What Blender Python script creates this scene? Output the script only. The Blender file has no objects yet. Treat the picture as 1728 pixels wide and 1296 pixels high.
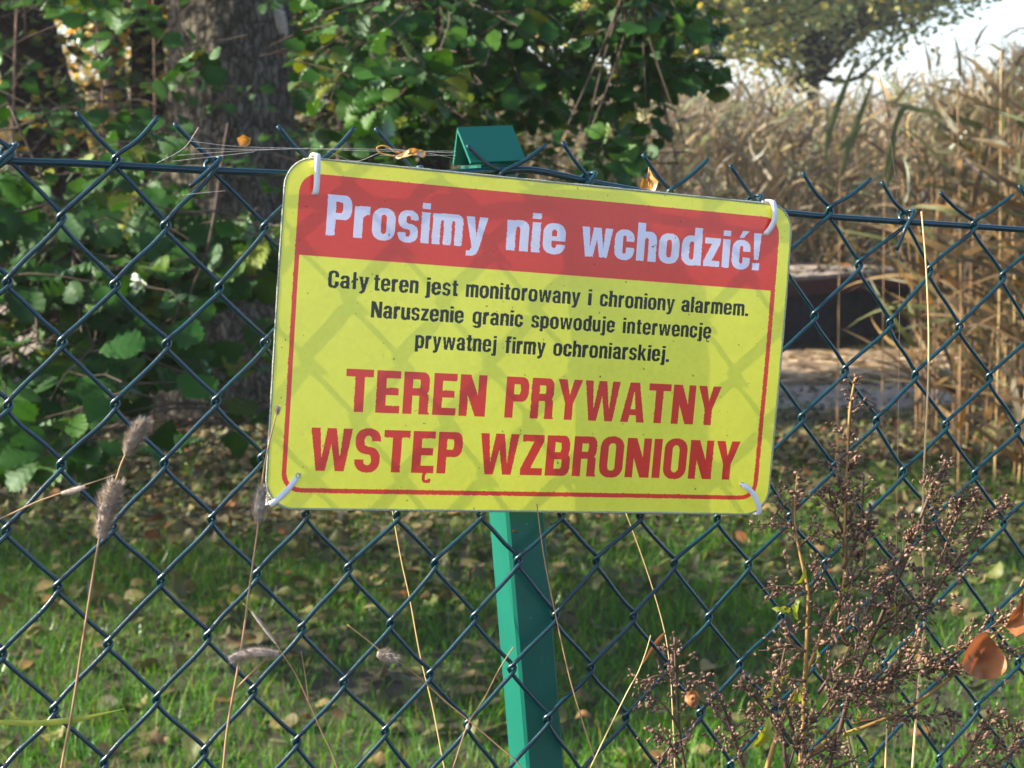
import bpy, math, random
import numpy as np
from mathutils import Vector, Matrix

random.seed(7); RNG = np.random.default_rng(7)
SC = bpy.context.scene
COL = SC.collection

# ------------------------------------------------------------------ camera
F_PX = 3100.0; CX = 864.0; CY = 648.0
ALPHA = math.radians(7.5); CAM_Z = 1.40
RX = np.array([1.0, 0, 0]); FW = np.array([0, math.cos(ALPHA), -math.sin(ALPHA)]); DN = np.array([0, -math.sin(ALPHA), -math.cos(ALPHA)])
CAM = np.array([0, 0, CAM_Z])
cam_d = bpy.data.cameras.new('camera'); cam = bpy.data.objects.new('camera', cam_d); COL.objects.link(cam)
cam.location = CAM; cam.rotation_euler = (math.radians(90) - ALPHA, 0, 0)
cam_d.sensor_width = 36; cam_d.lens = 36 * F_PX / 1728; cam_d.clip_start = 0.05; cam_d.clip_end = 2000
cam_d.dof.use_dof = True; cam_d.dof.focus_distance = 1.15; cam_d.dof.aperture_fstop = 25
SC.camera = cam

# ------------------------------------------------------------------ sky, sun, exposure
SUN_EL = math.radians(31); SUN_PHI = math.radians(-4)       # phi: from -X towards +Y
S = Vector((-math.cos(SUN_PHI) * math.cos(SUN_EL), math.sin(SUN_PHI) * math.cos(SUN_EL), math.sin(SUN_EL)))
w = bpy.data.worlds.new('World'); SC.world = w; w.use_nodes = True
nt = w.node_tree; bg = nt.nodes['Background']
sky = nt.nodes.new('ShaderNodeTexSky'); sky.sky_type = 'NISHITA'; sky.sun_disc = False
sky.sun_elevation = SUN_EL
sky.sun_rotation = math.atan2(S.x, S.y)
sky.air_density = 0.7; sky.dust_density = 1.6; sky.ozone_density = 0.2
nt.links.new(sky.outputs[0], bg.inputs[0]); bg.inputs[1].default_value = 0.11
sl = bpy.data.lights.new('sun', 'SUN'); sl.energy = 4.0; sl.angle = math.radians(0.5); sl.color = (1.0, 0.87, 0.68)
so = bpy.data.objects.new('sun', sl); COL.objects.link(so); so.rotation_euler = S.to_track_quat('Z', 'Y').to_euler(); so.location = (-20, 0, 20)
HAZE = 0.0012
SC.view_settings.view_transform = 'Standard'; SC.view_settings.look = 'None'
SC.view_settings.exposure = 1.98; SC.view_settings.gamma = 1.0
SC.render.engine = 'CYCLES'
SC.cycles.max_bounces = 8; SC.cycles.diffuse_bounces = 3; SC.cycles.glossy_bounces = 2; SC.cycles.transmission_bounces = 4
SC.cycles.transparent_max_bounces = 6; SC.cycles.sample_clamp_indirect = 6
SC.cycles.use_denoising = True

# ------------------------------------------------------------------ helpers
def ray(px, py):
    return RX * ((px - CX) / F_PX) + DN * ((py - CY) / F_PX) + FW
def at(px, py, d):                       # point at forward depth d
    return CAM + ray(px, py) * d
RS = np.array([[0.90159943, -0.0749819, -0.42602369], [0.04213237, 0.99540133, -0.08602939], [0.43051519, 0.05961467, 0.90061244]])
M3 = np.array([RX, DN, FW]).T
SU, SV, SN = (M3 @ RS).T                 # sign axes: right, down, away from camera
S0 = CAM + M3 @ np.array([0.01964346, -0.02185994, 1.11312675])
SW, SH = 0.3407, 0.2
def on_plane(px, py, off=0.0):           # a point of the fence plane, off metres behind the sign
    r = ray(px, py)
    return CAM + r * ((SN @ (S0 - CAM) + off) / (SN @ r))
def sp(u, v, off=0.0):                   # sign coordinates in mm -> world
    return S0 + SU * (u * 1e-3 - SW / 2) + SV * (v * 1e-3 - SH / 2) + SN * off

def tag(o, label=None, cat=None, group=None, kind=None):
    if label: o['label'] = label
    if cat: o['category'] = cat
    if group: o['group'] = group
    if kind: o['kind'] = kind
    return o
def empty(name, loc, label=None, cat=None, group=None):
    o = bpy.data.objects.new(name, None); COL.objects.link(o); o.location = Vector([float(a) for a in loc]); o.empty_display_size = .1
    return tag(o, label, cat, group)
def mesh_obj(name, V, Fc, mat, parent=None, smooth=True, mats=None, midx=None):
    V = np.asarray(V, dtype=np.float32).reshape(-1, 3)
    if parent is not None:
        q = parent; off = np.zeros(3)
        while q is not None: off = off + np.array(q.location); q = q.parent
        V = V - off.astype(np.float32)
    me = bpy.data.meshes.new(name)
    if isinstance(Fc, np.ndarray):
        n = Fc.shape[1]; nf = len(Fc)
        me.vertices.add(len(V)); me.vertices.foreach_set('co', V.ravel())
        me.loops.add(nf * n); me.loops.foreach_set('vertex_index', Fc.astype(np.int32).ravel())
        me.polygons.add(nf); me.polygons.foreach_set('loop_start', np.arange(0, nf * n, n, dtype=np.int32))
        me.polygons.foreach_set('loop_total', np.full(nf, n, dtype=np.int32))
        me.update(calc_edges=True)
    else:
        me.from_pydata([tuple(map(float, v)) for v in V], [], Fc); me.update()
    if smooth: me.polygons.foreach_set('use_smooth', np.ones(len(me.polygons), dtype=bool))
    for m in (mats or [mat]): me.materials.append(m)
    if midx is not None: me.polygons.foreach_set('material_index', np.asarray(midx, dtype=np.int32))
    o = bpy.data.objects.new(name, me); COL.objects.link(o)
    if parent is not None: o.parent = parent
    return o

class MB:
    """collects vertices / faces of one mesh"""
    def __init__(s): s.v = []; s.f = []; s.n = 0
    def add(s, V, Fc):
        s.v.append(np.asarray(V, dtype=np.float64).reshape(-1, 3)); s.f += [tuple(int(i) + s.n for i in f) for f in Fc]; s.n += len(s.v[-1])
    def tube(s, P, r, sides=6, cap=True):
        P = np.asarray(P, dtype=np.float64); n = len(P)
        r = np.broadcast_to(np.asarray(r, dtype=np.float64), (n,))
        T = np.gradient(P, axis=0); T /= np.linalg.norm(T, axis=1)[:, None] + 1e-12
        a = np.array([0, 0, 1.0]) if abs(T[0][2]) < .9 else np.array([1.0, 0, 0])
        N = np.cross(T[0], a); N /= np.linalg.norm(N); V = []
        an = np.arange(sides) * 2 * math.pi / sides
        for i in range(n):
            N = N - T[i] * (N @ T[i]); N /= np.linalg.norm(N) + 1e-12; B = np.cross(T[i], N)
            V.append(P[i] + r[i] * (np.cos(an)[:, None] * N + np.sin(an)[:, None] * B))
        V = np.concatenate(V); Fc = []
        for i in range(n - 1):
            for j in range(sides):
                k = (j + 1) % sides
                Fc.append((i * sides + j, i * sides + k, (i + 1) * sides + k, (i + 1) * sides + j))
        if cap: Fc.append(tuple(range(sides))[::-1]); Fc.append(tuple((n - 1) * sides + j for j in range(sides)))
        s.add(V, Fc); return s
    def prism(s, quad, ext):               # polygon swept by a vector
        q = np.asarray(quad, dtype=np.float64); n = len(q)
        s.add(np.concatenate([q, q + ext]), [tuple(range(n))[::-1], tuple(range(n, 2 * n))] + [(i, (i + 1) % n, n + (i + 1) % n, n + i) for i in range(n)])
        return s
    def blob(s, c, ax, seg=5, rings=4):    # ellipsoid, ax = three axis vectors
        ax = np.asarray(ax); V = [np.asarray(c) + ax[2]]; Fc = []
        for i in range(1, rings):
            t = math.pi * i / rings
            for j in range(seg):
                p = 2 * math.pi * j / seg
                V.append(np.asarray(c) + ax[0] * math.sin(t) * math.cos(p) + ax[1] * math.sin(t) * math.sin(p) + ax[2] * math.cos(t))
        V.append(np.asarray(c) - ax[2]); L = len(V) - 1
        for j in range(seg):
            k = (j + 1) % seg; Fc.append((0, 1 + j, 1 + k)); Fc.append((L, 1 + (rings - 2) * seg + k, 1 + (rings - 2) * seg + j))
            for i in range(rings - 2):
                a = 1 + i * seg; Fc.append((a + j, a + seg + j, a + seg + k, a + k))
        s.add(V, Fc); return s
    def build(s, name, mat, parent=None, smooth=True):
        return mesh_obj(name, np.concatenate(s.v), s.f, mat, parent, smooth)

def catmull(P, n=6):
    P = np.asarray(P, dtype=np.float64)
    Q = np.vstack([2 * P[0] - P[1], P, 2 * P[-1] - P[-2]]); out = []
    for i in range(1, len(Q) - 2):
        for k in range(n):
            t = k / n; a, b, c, d = Q[i - 1], Q[i], Q[i + 1], Q[i + 2]
            out.append(.5 * ((2 * b) + (-a + c) * t + (2 * a - 5 * b + 4 * c - d) * t * t + (-a + 3 * b - 3 * c + d) * t ** 3))
    out.append(P[-1]); return np.array(out)
def unit(v): v = np.asarray(v, dtype=np.float64); return v / (np.linalg.norm(v) + 1e-12)

# ------------------------------------------------------------------ materials
def newmat(name):
    m = bpy.data.materials.new(name); m.use_nodes = True; t = m.node_tree
    for n in list(t.nodes): t.nodes.remove(n)
    return m, t, t.nodes.new('ShaderNodeOutputMaterial')
def ramp(t, stops, fac=None):
    r = t.nodes.new('ShaderNodeValToRGB'); e = r.color_ramp.elements
    while len(e) < len(stops): e.new(0.5)
    for i, (p, c) in enumerate(stops): e[i].position = p; e[i].color = (*c, 1)
    if fac is not None: t.links.new(fac, r.inputs[0])
    return r
def noise(t, scale, detail=3, rough=.5, vec=None, stretch=None):
    n = t.nodes.new('ShaderNodeTexNoise'); n.inputs['Scale'].default_value = scale; n.inputs['Detail'].default_value = detail; n.inputs['Roughness'].default_value = rough
    tc = t.nodes.new('ShaderNodeTexCoord'); src = tc.outputs['Object']
    if stretch:
        mp = t.nodes.new('ShaderNodeMapping'); mp.inputs['Scale'].default_value = stretch; t.links.new(src, mp.inputs[0]); src = mp.outputs[0]
    t.links.new(src, n.inputs['Vector']); return n
def solid(name, stops, scale=20, rough=.5, bump=0.0, bscale=60, stretch=None, spec=.5, metal=0.0, bdist=.01, detail=4):
    m, t, out = newmat(name); b = t.nodes.new('ShaderNodeBsdfPrincipled')
    if len(stops) == 1: b.inputs['Base Color'].default_value = (*stops[0], 1)
    else:
        n = noise(t, scale, detail, .6, stretch=stretch); k = len(stops)
        r = ramp(t, [(.3 + .4 * i / (k - 1), c) for i, c in enumerate(stops)], n.outputs[0]); t.links.new(r.outputs[0], b.inputs['Base Color'])
    b.inputs['Roughness'].default_value = rough; b.inputs['Specular IOR Level'].default_value = spec; b.inputs['Metallic'].default_value = metal
    if bump:
        n2 = noise(t, bscale, 5, .65, stretch=stretch); bp = t.nodes.new('ShaderNodeBump'); bp.inputs['Strength'].default_value = bump; bp.inputs['Distance'].default_value = bdist
        t.links.new(n2.outputs[0], bp.inputs['Height']); t.links.new(bp.outputs[0], b.inputs['Normal'])
    t.links.new(b.outputs[0], out.inputs[0]); return m
def leafmat(name, stops, transl=.35, rough=.38, gloss=.10, tcol=None, patch=None):
    """thin leaf: diffuse + translucent + a waxy gloss; colour varies from leaf to leaf"""
    m, t, out = newmat(name); g = t.nodes.new('ShaderNodeNewGeometry')
    r = ramp(t, stops, g.outputs['Random Per Island']); col = r.outputs[0]
    n = noise(t, 90, 3, .6); mx = t.nodes.new('ShaderNodeMixRGB'); mx.blend_type = 'MULTIPLY'; mx.inputs[0].default_value = .5
    r2 = ramp(t, [(.3, (.55, .55, .5)), (.7, (1.2, 1.2, 1.2))], n.outputs[0]); t.links.new(col, mx.inputs[1]); t.links.new(r2.outputs[0], mx.inputs[2]); col = mx.outputs[0]
    d = t.nodes.new('ShaderNodeBsdfDiffuse'); tr = t.nodes.new('ShaderNodeBsdfTranslucent'); gl = t.nodes.new('ShaderNodeBsdfGlossy')
    hs = t.nodes.new('ShaderNodeMixRGB'); hs.blend_type = 'MULTIPLY'; hs.inputs[0].default_value = 1; hs.inputs[2].default_value = (*(tcol or (1.7, 1.5, .45)), 1)
    t.links.new(col, hs.inputs[1]); t.links.new(hs.outputs[0], tr.inputs[0]); t.links.new(col, d.inputs[0])
    gl.inputs['Roughness'].default_value = rough; gl.inputs['Color'].default_value = (.8, .95, .9, 1)
    a = t.nodes.new('ShaderNodeMixShader'); a.inputs[0].default_value = transl; t.links.new(d.outputs[0], a.inputs[1]); t.links.new(tr.outputs[0], a.inputs[2])
    b = t.nodes.new('ShaderNodeMixShader'); lw = t.nodes.new('ShaderNodeFresnel'); lw.inputs[0].default_value = 1.45
    ml = t.nodes.new('ShaderNodeMath'); ml.operation = 'MULTIPLY_ADD'; ml.inputs[1].default_value = gloss * 5; ml.inputs[2].default_value = gloss * .35; ml.use_clamp = True
    t.links.new(lw.outputs[0], ml.inputs[0]); t.links.new(ml.outputs[0], b.inputs[0]); t.links.new(a.outputs[0], b.inputs[1]); t.links.new(gl.outputs[0], b.inputs[2])
    t.links.new(b.outputs[0], out.inputs[0]); return m
def sheetmat(name, c, transl=.5, ct=None, gl=.06):
    """printed paper sealed in plastic, light shines through it"""
    m, t, out = newmat(name); n = noise(t, 260, 4, .7); r = ramp(t, [(.3, tuple(x * .96 for x in c)), (.7, tuple(min(1, x * 1.03) for x in c))], n.outputs[0])
    ct = ct or c
    r3 = ramp(t, [(.3, tuple(x * .9 for x in ct)), (.7, tuple(min(1, x * 1.05) for x in ct))], n.outputs[0])
    sk = noise(t, 330, 2, .5); sr = ramp(t, [(.245, (.25, .22, .15)), (.27, (1, 1, 1))], sk.outputs[0]); gr = noise(t, 14, 5, .7); grr = ramp(t, [(.3, (.90, .90, .86)), (.55, (1, 1, 1))], gr.outputs[0])
    m0 = t.nodes.new('ShaderNodeMixRGB'); m0.blend_type = 'MULTIPLY'; m0.inputs[0].default_value = 1; t.links.new(sr.outputs[0], m0.inputs[1]); t.links.new(grr.outputs[0], m0.inputs[2])
    m1 = t.nodes.new('ShaderNodeMixRGB'); m1.blend_type = 'MULTIPLY'; m1.inputs[0].default_value = 1; t.links.new(r.outputs[0], m1.inputs[1]); t.links.new(m0.outputs[0], m1.inputs[2]); r = m1
    d = t.nodes.new('ShaderNodeBsdfDiffuse'); tr = t.nodes.new('ShaderNodeBsdfTranslucent'); g = t.nodes.new('ShaderNodeBsdfGlossy'); g.inputs['Roughness'].default_value = .28
    t.links.new(r.outputs[0], d.inputs[0]); t.links.new(r3.outputs[0], tr.inputs[0])
    bn = noise(t, 500, 3, .6); bp = t.nodes.new('ShaderNodeBump'); bp.inputs['Strength'].default_value = .25; bp.inputs['Distance'].default_value = .0004; t.links.new(bn.outputs[0], bp.inputs['Height'])
    t.links.new(bp.outputs[0], g.inputs['Normal'])
    a = t.nodes.new('ShaderNodeMixShader'); a.inputs[0].default_value = transl; t.links.new(d.outputs[0], a.inputs[1]); t.links.new(tr.outputs[0], a.inputs[2])
    b = t.nodes.new('ShaderNodeMixShader'); b.inputs[0].default_value = gl; t.links.new(a.outputs[0], b.inputs[1]); t.links.new(g.outputs[0], b.inputs[2])
    t.links.new(b.outputs[0], out.inputs[0]); return m

def weathered(name, cols, scale, rough, bump, bscale, spec=.5, bdist=.0006):
    m = solid(name, cols, scale, rough, bump, bscale, spec=spec, bdist=bdist); t = m.node_tree; b = [n for n in t.nodes if n.type == 'BSDF_PRINCIPLED'][0]
    src = b.inputs['Base Color'].links[0].from_socket; n = noise(t, 55, 8, .75); r = ramp(t, [(.62, (0, 0, 0)), (.70, (1, 1, 1))], n.outputs[0]); n2 = noise(t, 420, 3, .6); r2 = ramp(t, [(.72, (0, 0, 0)), (.76, (.7, .7, .7))], n2.outputs[0])
    mx = t.nodes.new('ShaderNodeMixRGB'); mx.inputs[2].default_value = (.09, .12, .08, 1); ml = t.nodes.new('ShaderNodeMath'); ml.operation = 'MULTIPLY'; ml.inputs[1].default_value = .45; t.links.new(r.outputs[0], ml.inputs[0]); t.links.new(ml.outputs[0], mx.inputs[0]); t.links.new(src, mx.inputs[1])
    m2 = t.nodes.new('ShaderNodeMixRGB'); m2.inputs[2].default_value = (.30, .36, .30, 1); t.links.new(r2.outputs[0], m2.inputs[0]); t.links.new(mx.outputs[0], m2.inputs[1]); t.links.new(m2.outputs[0], b.inputs['Base Color']); return m
M = {}
M['yellow'] = sheetmat('yellow_print', (.92, .90, .085), .115)
M['red'] = sheetmat('red_print', (.80, .060, .038), .115)
M['redtext'] = sheetmat('red_ink', (.76, .050, .032), .115)
M['white'] = sheetmat('white_print', (.80, .78, .92), .115)
M['black'] = sheetmat('black_print', (.012, .014, .012), .3)
M['clear'] = solid('laminate_edge', [(.30, .34, .22), (.62, .66, .5)], 900, .18, .6, 1500, spec=.9)
M['wire'] = solid('green_coated_wire', [(.001, .022, .036), (.0015, .036, .048)], 60, .24, .3, 700, spec=.6, bdist=.0005)
M['post'] = weathered('green_paint', [(.0, .092, .066), (.001, .11, .08)], 25, .38, .25, 500, spec=.5, bdist=.0006)
M['rust'] = solid('rusty_brown', [(.2, .07, .02), (.12, .05, .02)], 300, .8)
M['tie'] = solid('nylon', [(.72, .74, .78), (.8, .82, .84)], 80, .32, spec=.5)
def barkmat(name, c0, c1, c2):
    m, t, out = newmat(name); b = t.nodes.new('ShaderNodeBsdfPrincipled'); b.inputs['Roughness'].default_value = .92; b.inputs['Specular IOR Level'].default_value = .2
    n = noise(t, 10, 8, .7, stretch=(1.5, 1.5, .6)); r = ramp(t, [(.3, c0), (.5, c1), (.7, c2)], n.outputs[0])
    tc = t.nodes.new('ShaderNodeTexCoord'); mp = t.nodes.new('ShaderNodeMapping'); mp.inputs['Scale'].default_value = (1, 1, .38); t.links.new(tc.outputs['Object'], mp.inputs[0])
    wn = noise(t, 14, 3, .6); ad = t.nodes.new('ShaderNodeVectorMath'); ad.operation = 'MULTIPLY_ADD'; ad.inputs[1].default_value = (.06, .06, .06); t.links.new(wn.outputs[1], ad.inputs[0]); t.links.new(mp.outputs[0], ad.inputs[2])
    v = t.nodes.new('ShaderNodeTexVoronoi'); v.feature = 'DISTANCE_TO_EDGE'; v.inputs['Scale'].default_value = 26; t.links.new(ad.outputs[0], v.inputs['Vector'])
    cr = ramp(t, [(0, (.22, .22, .22)), (.12, (.8, .8, .8)), (.4, (1, 1, 1))], v.outputs['Distance'])
    mx = t.nodes.new('ShaderNodeMixRGB'); mx.blend_type = 'MULTIPLY'; mx.inputs[0].default_value = 1; t.links.new(r.outputs[0], mx.inputs[1]); t.links.new(cr.outputs[0], mx.inputs[2]); t.links.new(mx.outputs[0], b.inputs['Base Color'])
    n2 = noise(t, 60, 6, .7); hm = t.nodes.new('ShaderNodeMath'); hm.operation = 'MULTIPLY_ADD'; hm.inputs[1].default_value = .35; t.links.new(n2.outputs[0], hm.inputs[0]); t.links.new(cr.outputs[0], hm.inputs[2])
    bp = t.nodes.new('ShaderNodeBump'); bp.inputs['Strength'].default_value = 1; bp.inputs['Distance'].default_value = .022; t.links.new(hm.outputs[0], bp.inputs['Height']); t.links.new(bp.outputs[0], b.inputs['Normal']); t.links.new(b.outputs[0], out.inputs[0]); return m
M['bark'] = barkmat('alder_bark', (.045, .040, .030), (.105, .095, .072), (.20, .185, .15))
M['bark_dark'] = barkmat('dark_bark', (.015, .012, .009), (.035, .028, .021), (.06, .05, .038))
M['twig'] = solid('twig_bark', [(.035, .022, .015), (.075, .05, .035)], 20, .8)
M['sapstem'] = solid('sapling_bark', [(.10, .055, .032), (.19, .11, .07)], 20, .7)
M['scar'] = solid('pruned_wood', [(.23, .20, .17), (.42, .38, .33)], 30, .9, .5, 60)
M['leaf'] = leafmat('alder_leaf', [(0, (.012, .052, .005)), (.3, (.022, .085, .006)), (.6, (.016, .070, .011)), (.90, (.040, .115, .006)), (1, (.17, .19, .010))], .32, .50, .032)
M['leaf_far'] = leafmat('woodland_leaf', [(0, (.010, .038, .007)), (.4, (.018, .062, .010)), (.78, (.06, .11, .010)), (1, (.40, .22, .02))], .45, .55, .02)
M['leaf_gold'] = leafmat('golden_leaf', [(0, (.10, .13, .02)), (.5, (.30, .26, .03)), (1, (.55, .30, .05))], .5, .5, .05)
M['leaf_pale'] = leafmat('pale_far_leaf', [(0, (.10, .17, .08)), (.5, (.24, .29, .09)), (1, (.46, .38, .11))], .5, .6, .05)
M['grass'] = leafmat('grass', [(0, (.018, .085, .002)), (.5, (.042, .165, .004)), (.9, (.10, .25, .010)), (1, (.28, .24, .06))], .35, .5, .025)
M['litter'] = leafmat('fallen_leaf', [(0, (.04, .035, .02)), (.25, (.13, .11, .05)), (.45, (.06, .035, .02)), (.68, (.09, .12, .03)), (.84, (.22, .18, .08)), (.92, (.20, .14, .06)), (1, (.17, .05, .02))], .12, .5, .035, tcol=(1.2, .9, .5))
M['reed'] = leafmat('dry_reed', [(0, (.075, .05, .025)), (.35, (.15, .10, .045)), (.6, (.125, .095, .055)), (.8, (.095, .115, .04)), (1, (.23, .155, .065))], .35, .5, .05, tcol=(1.2, .9, .5))
M['reed_far'] = leafmat('far_reed', [(0, (.13, .10, .07)), (.35, (.29, .205, .11)), (.6, (.235, .21, .175)), (.8, (.17, .22, .10)), (1, (.38, .26, .115))], .3, .6, .04, tcol=(1.1, .95, .7))
M['reed_mat'] = leafmat('reed_straw', [(0, (.12, .08, .05)), (.4, (.34, .24, .15)), (.8, (.50, .37, .24)), (1, (.62, .48, .32))], .15, .6, .04)
M['straw'] = solid('straw', [(.52, .36, .14), (.70, .52, .26)], 15, .45, spec=.5, stretch=(1, 1, .3))
M['stalk'] = solid('dry_stalk', [(.22, .125, .055), (.34, .21, .10)], 30, .6)
M['head'] = solid('seed_head', [(.22, .18, .14), (.50, .43, .36)], 300, .95)
M['mug'] = solid('mugwort_bud', [(.05, .028, .021), (.125, .072, .048), (.34, .23, .145)], 190, .6, spec=.4)
M['mugstem'] = solid('mugwort_stem', [(.05, .026, .018), (.11, .055, .028)], 20, .6)
M['mugyellow'] = solid('mugwort_yellow_stem', [(.22, .12, .035), (.32, .21, .05)], 20, .6)
M['mugleaf'] = leafmat('mugwort_leaf', [(0, (.10, .17, .02)), (.6, (.25, .30, .03)), (1, (.32, .26, .05))], .4, .4, .08)
M['brown_leaf'] = leafmat('brown_leaf', [(0, (.30, .13, .055)), (1, (.33, .15, .07))], .3, .6, .008, tcol=(1.2, .8, .5))
M['orange_leaf'] = leafmat('orange_leaf', [(0, (.44, .22, .04)), (1, (.50, .31, .09))], .3, .5, .04, tcol=(1.2, .9, .4))
M['web'] = solid('web', [(.55, .55, .55)], rough=.4)
M['soil'] = solid('soil', [(.020, .015, .009), (.05, .038, .022), (.09, .075, .045)], 3.5, .95, .7, 20, bdist=.03)
M['mud'] = solid('pale_mud', [(.13, .11, .085), (.26, .225, .18), (.34, .30, .25)], 5, .95, .7, 30, bdist=.02)
M['deck'] = solid('weathered_deck', [(.24, .20, .17), (.36, .31, .26)], 6, .85, .4, 30, stretch=(.3, 3, 3), bdist=.01)
M['redwood'] = solid('red_brown_board', [(.07, .024, .022), (.12, .042, .038)], 6, .75, .3, 30, stretch=(.3, 3, 3))
M['deck_shade'] = solid('under_deck_shade', [(.018, .017, .019), (.045, .042, .045)], 6, .8, .4, 20)  # near-black, the shade under the deck is put into this colour

# ------------------------------------------------------------------ ground, water
def gz(x, y):                              # terrain height
    x = np.asarray(x, float); y = np.asarray(y, float)
    s = np.clip((y - 8.0) / 7.0, 0, None); z = -.37 * np.minimum(s, 1) - .9 * np.clip(y - 15.2, 0, 1.2)
    land = np.clip((-.3 - x) / 2.5, 0, 1)                     # wooded bank on the left
    z = z * (1 - land) + (-.12 * np.minimum(s, 1)) * land
    z = z + .012 * np.sin(x * 2.1 + 1) * np.cos(y * 1.7) + .008 * np.sin(x * 5.3 + y * 3.1)
    return z
def grid(name, xs, ys, zf, mat, kind='structure'):
    X, Y = np.meshgrid(xs, ys); Z = zf(X, Y); nx, ny = len(xs), len(ys)
    V = np.stack([X, Y, Z], -1).reshape(-1, 3); i = np.arange(nx - 1)[None] + (np.arange(ny - 1) * nx)[:, None]; i = i.ravel()
    o = mesh_obj(name, V, np.stack([i, i + 1, i + nx + 1, i + nx], -1), mat); o['kind'] = kind; return o
def soilmat():
    m, t, out = newmat('ground_soil'); b = t.nodes.new('ShaderNodeBsdfPrincipled'); b.inputs['Roughness'].default_value = .95
    n = noise(t, 7, 6, .7); r = ramp(t, [(.3, (.012, .010, .006)), (.5, (.03, .025, .014)), (.72, (.05, .042, .025))], n.outputs[0])
    n1 = noise(t, 9, 6, .7); r1 = ramp(t, [(.3, (.10, .085, .065)), (.55, (.27, .24, .20)), (.75, (.40, .36, .30))], n1.outputs[0])
    tc = t.nodes.new('ShaderNodeTexCoord'); sx = t.nodes.new('ShaderNodeSeparateXYZ'); t.links.new(tc.outputs['Object'], sx.inputs[0])
    n2 = noise(t, 1.1, 4, .6); a = t.nodes.new('ShaderNodeMath'); a.operation = 'MULTIPLY_ADD'; a.inputs[1].default_value = 2.2; t.links.new(n2.outputs[0], a.inputs[0]); t.links.new(sx.outputs[1], a.inputs[2])
    mr = t.nodes.new('ShaderNodeMapRange'); mr.inputs[1].default_value = 9.5; mr.inputs[2].default_value = 10.6; t.links.new(a.outputs[0], mr.inputs[0])
    mx = t.nodes.new('ShaderNodeMixRGB'); t.links.new(mr.outputs[0], mx.inputs[0]); t.links.new(r.outputs[0], mx.inputs[1]); t.links.new(r1.outputs[0], mx.inputs[2])
    t.links.new(mx.outputs[0], b.inputs['Base Color']); n3 = noise(t, 25, 6, .7); bp = t.nodes.new('ShaderNodeBump'); bp.inputs['Strength'].default_value = .8; bp.inputs['Distance'].default_value = .03
    t.links.new(n3.outputs[0], bp.inputs['Height']); t.links.new(bp.outputs[0], b.inputs['Normal']); t.links.new(b.outputs[0], out.inputs[0]); return m
M['ground'] = soilmat()
xs = np.concatenate([np.linspace(-400, -12, 16), np.linspace(-11, 11, 90), np.linspace(12, 400, 16)])
ys = np.concatenate([np.linspace(-60, -1, 10), np.linspace(0, 22, 110), np.linspace(24, 700, 24)])
grid('ground', xs, ys, gz, M['ground'])
m, t, out = newmat('lake_water'); b = t.nodes.new('ShaderNodeBsdfPrincipled'); b.inputs['Base Color'].default_value = (.035, .038, .018, 1); b.inputs['Roughness'].default_value = .12
n = noise(t, 5, 3, .5, stretch=(1, 2.5, 1)); bp = t.nodes.new('ShaderNodeBump'); bp.inputs['Strength'].default_value = .2; bp.inputs['Distance'].default_value = .03
t.links.new(n.outputs[0], bp.inputs['Height']); t.links.new(bp.outputs[0], b.inputs['Normal']); t.links.new(b.outputs[0], out.inputs[0]); M['water'] = m
grid('water', np.linspace(-2.0, 400, 12), np.linspace(12, 700, 12), lambda X, Y: X * 0 - .36, M['water'])

# ------------------------------------------------------------------ the fence
CO = {0: [(15.6, 258.7), (195.5, 270), (361, 280), (533, 284), (700, 296), (847, 297), (994, 305), (1131, 326), (1274, 343), (1400, 355), (1532, 368), (1643, 379)],
      1: [(103, 368), (279.5, 380), (446, 384), None, None, None, None, None, None, (1449.6, 445), (1569, 454), (1692, 465)],
      2: [(13, 475), (194.4, 480), (370, 485.5), None, None, None, None, None, None, (1374.5, 530.7), (1502, 543), (1619, 550)],
      3: [(104, 577.6), (282, 580), (448, 577.6), None, None, None, None, None, None, (1426.6, 622.7), (1544.7, 631), (1669.7, 635)],
      4: [(13, 683.5), (194.4, 681.7), (364.6, 676.5), None, None, None, None, None, None, (1353.7, 702.6), (1479.4, 707.8), (1596.8, 714.7), (1717, 721.7)],
      5: [(102.4, 784), (277.8, 780.7), (442.7, 772), None, None, None, None, None, None, (1405.8, 787.6), (1523.8, 794.6), (1645.4, 798)],
      6: [(10.4, 894.6), (190, 888), (358, 875), (517, 866), (670.4, 868), (811.7, 865), (948, 865), (1080.8, 868), (1211, 873), (1334, 870), (1459, 872.5), (1578, 872), (1694, 880)],
      7: [(97, 990), (271, 979.7), (433, 969), (587.7, 958), (733.6, 950), (874, 945), (1007, 945), (1138, 949), (1262.7, 952), (1391.9, 950), (1510, 954), (1624.5, 960)],
      8: [(3.5, 1103), (182.3, 1085.6), (350.7, 1073), (508.7, 1059.5), (658.3, 1051), (800.3, 1040.4), (936.7, 1038.7), (1068.7, 1038.7), (1195.7, 1040), (1318.3, 1039), (1438.8, 1044), (1558.6, 1040), (1671.4, 1044)],
      9: [(90.3, 1196.7), (263.9, 1179), (426.4, 1165), (580, 1150.5), (725, 1137.7), (863.8, 1127), (996.8, 1125.5), (1126, 1123.8), (1247.8, 1120), (1371, 1120), (1492.6, 1120), (1604, 1118), (1718, 1115)],
      10: [(3, 1304), (175.3, 1287), (343.8, 1268), (500, 1250.5), (649.6, 1233), (789, 1221), (924.6, 1212), (1056.5, 1208.8), (1181.8, 1202), (1306.8, 1195), (1423, 1193), (1536, 1193), (1648.8, 1191.5)]}
FOFF = .009
def to_uv(p): d = p - S0; return np.array([SU @ d, SV @ d])
known = {}
for r, row in CO.items():
    for c, q in enumerate(row):
        if q: known[(c + (.5 if r % 2 else 0), r)] = to_uv(on_plane(q[0], q[1], FOFF))
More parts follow.
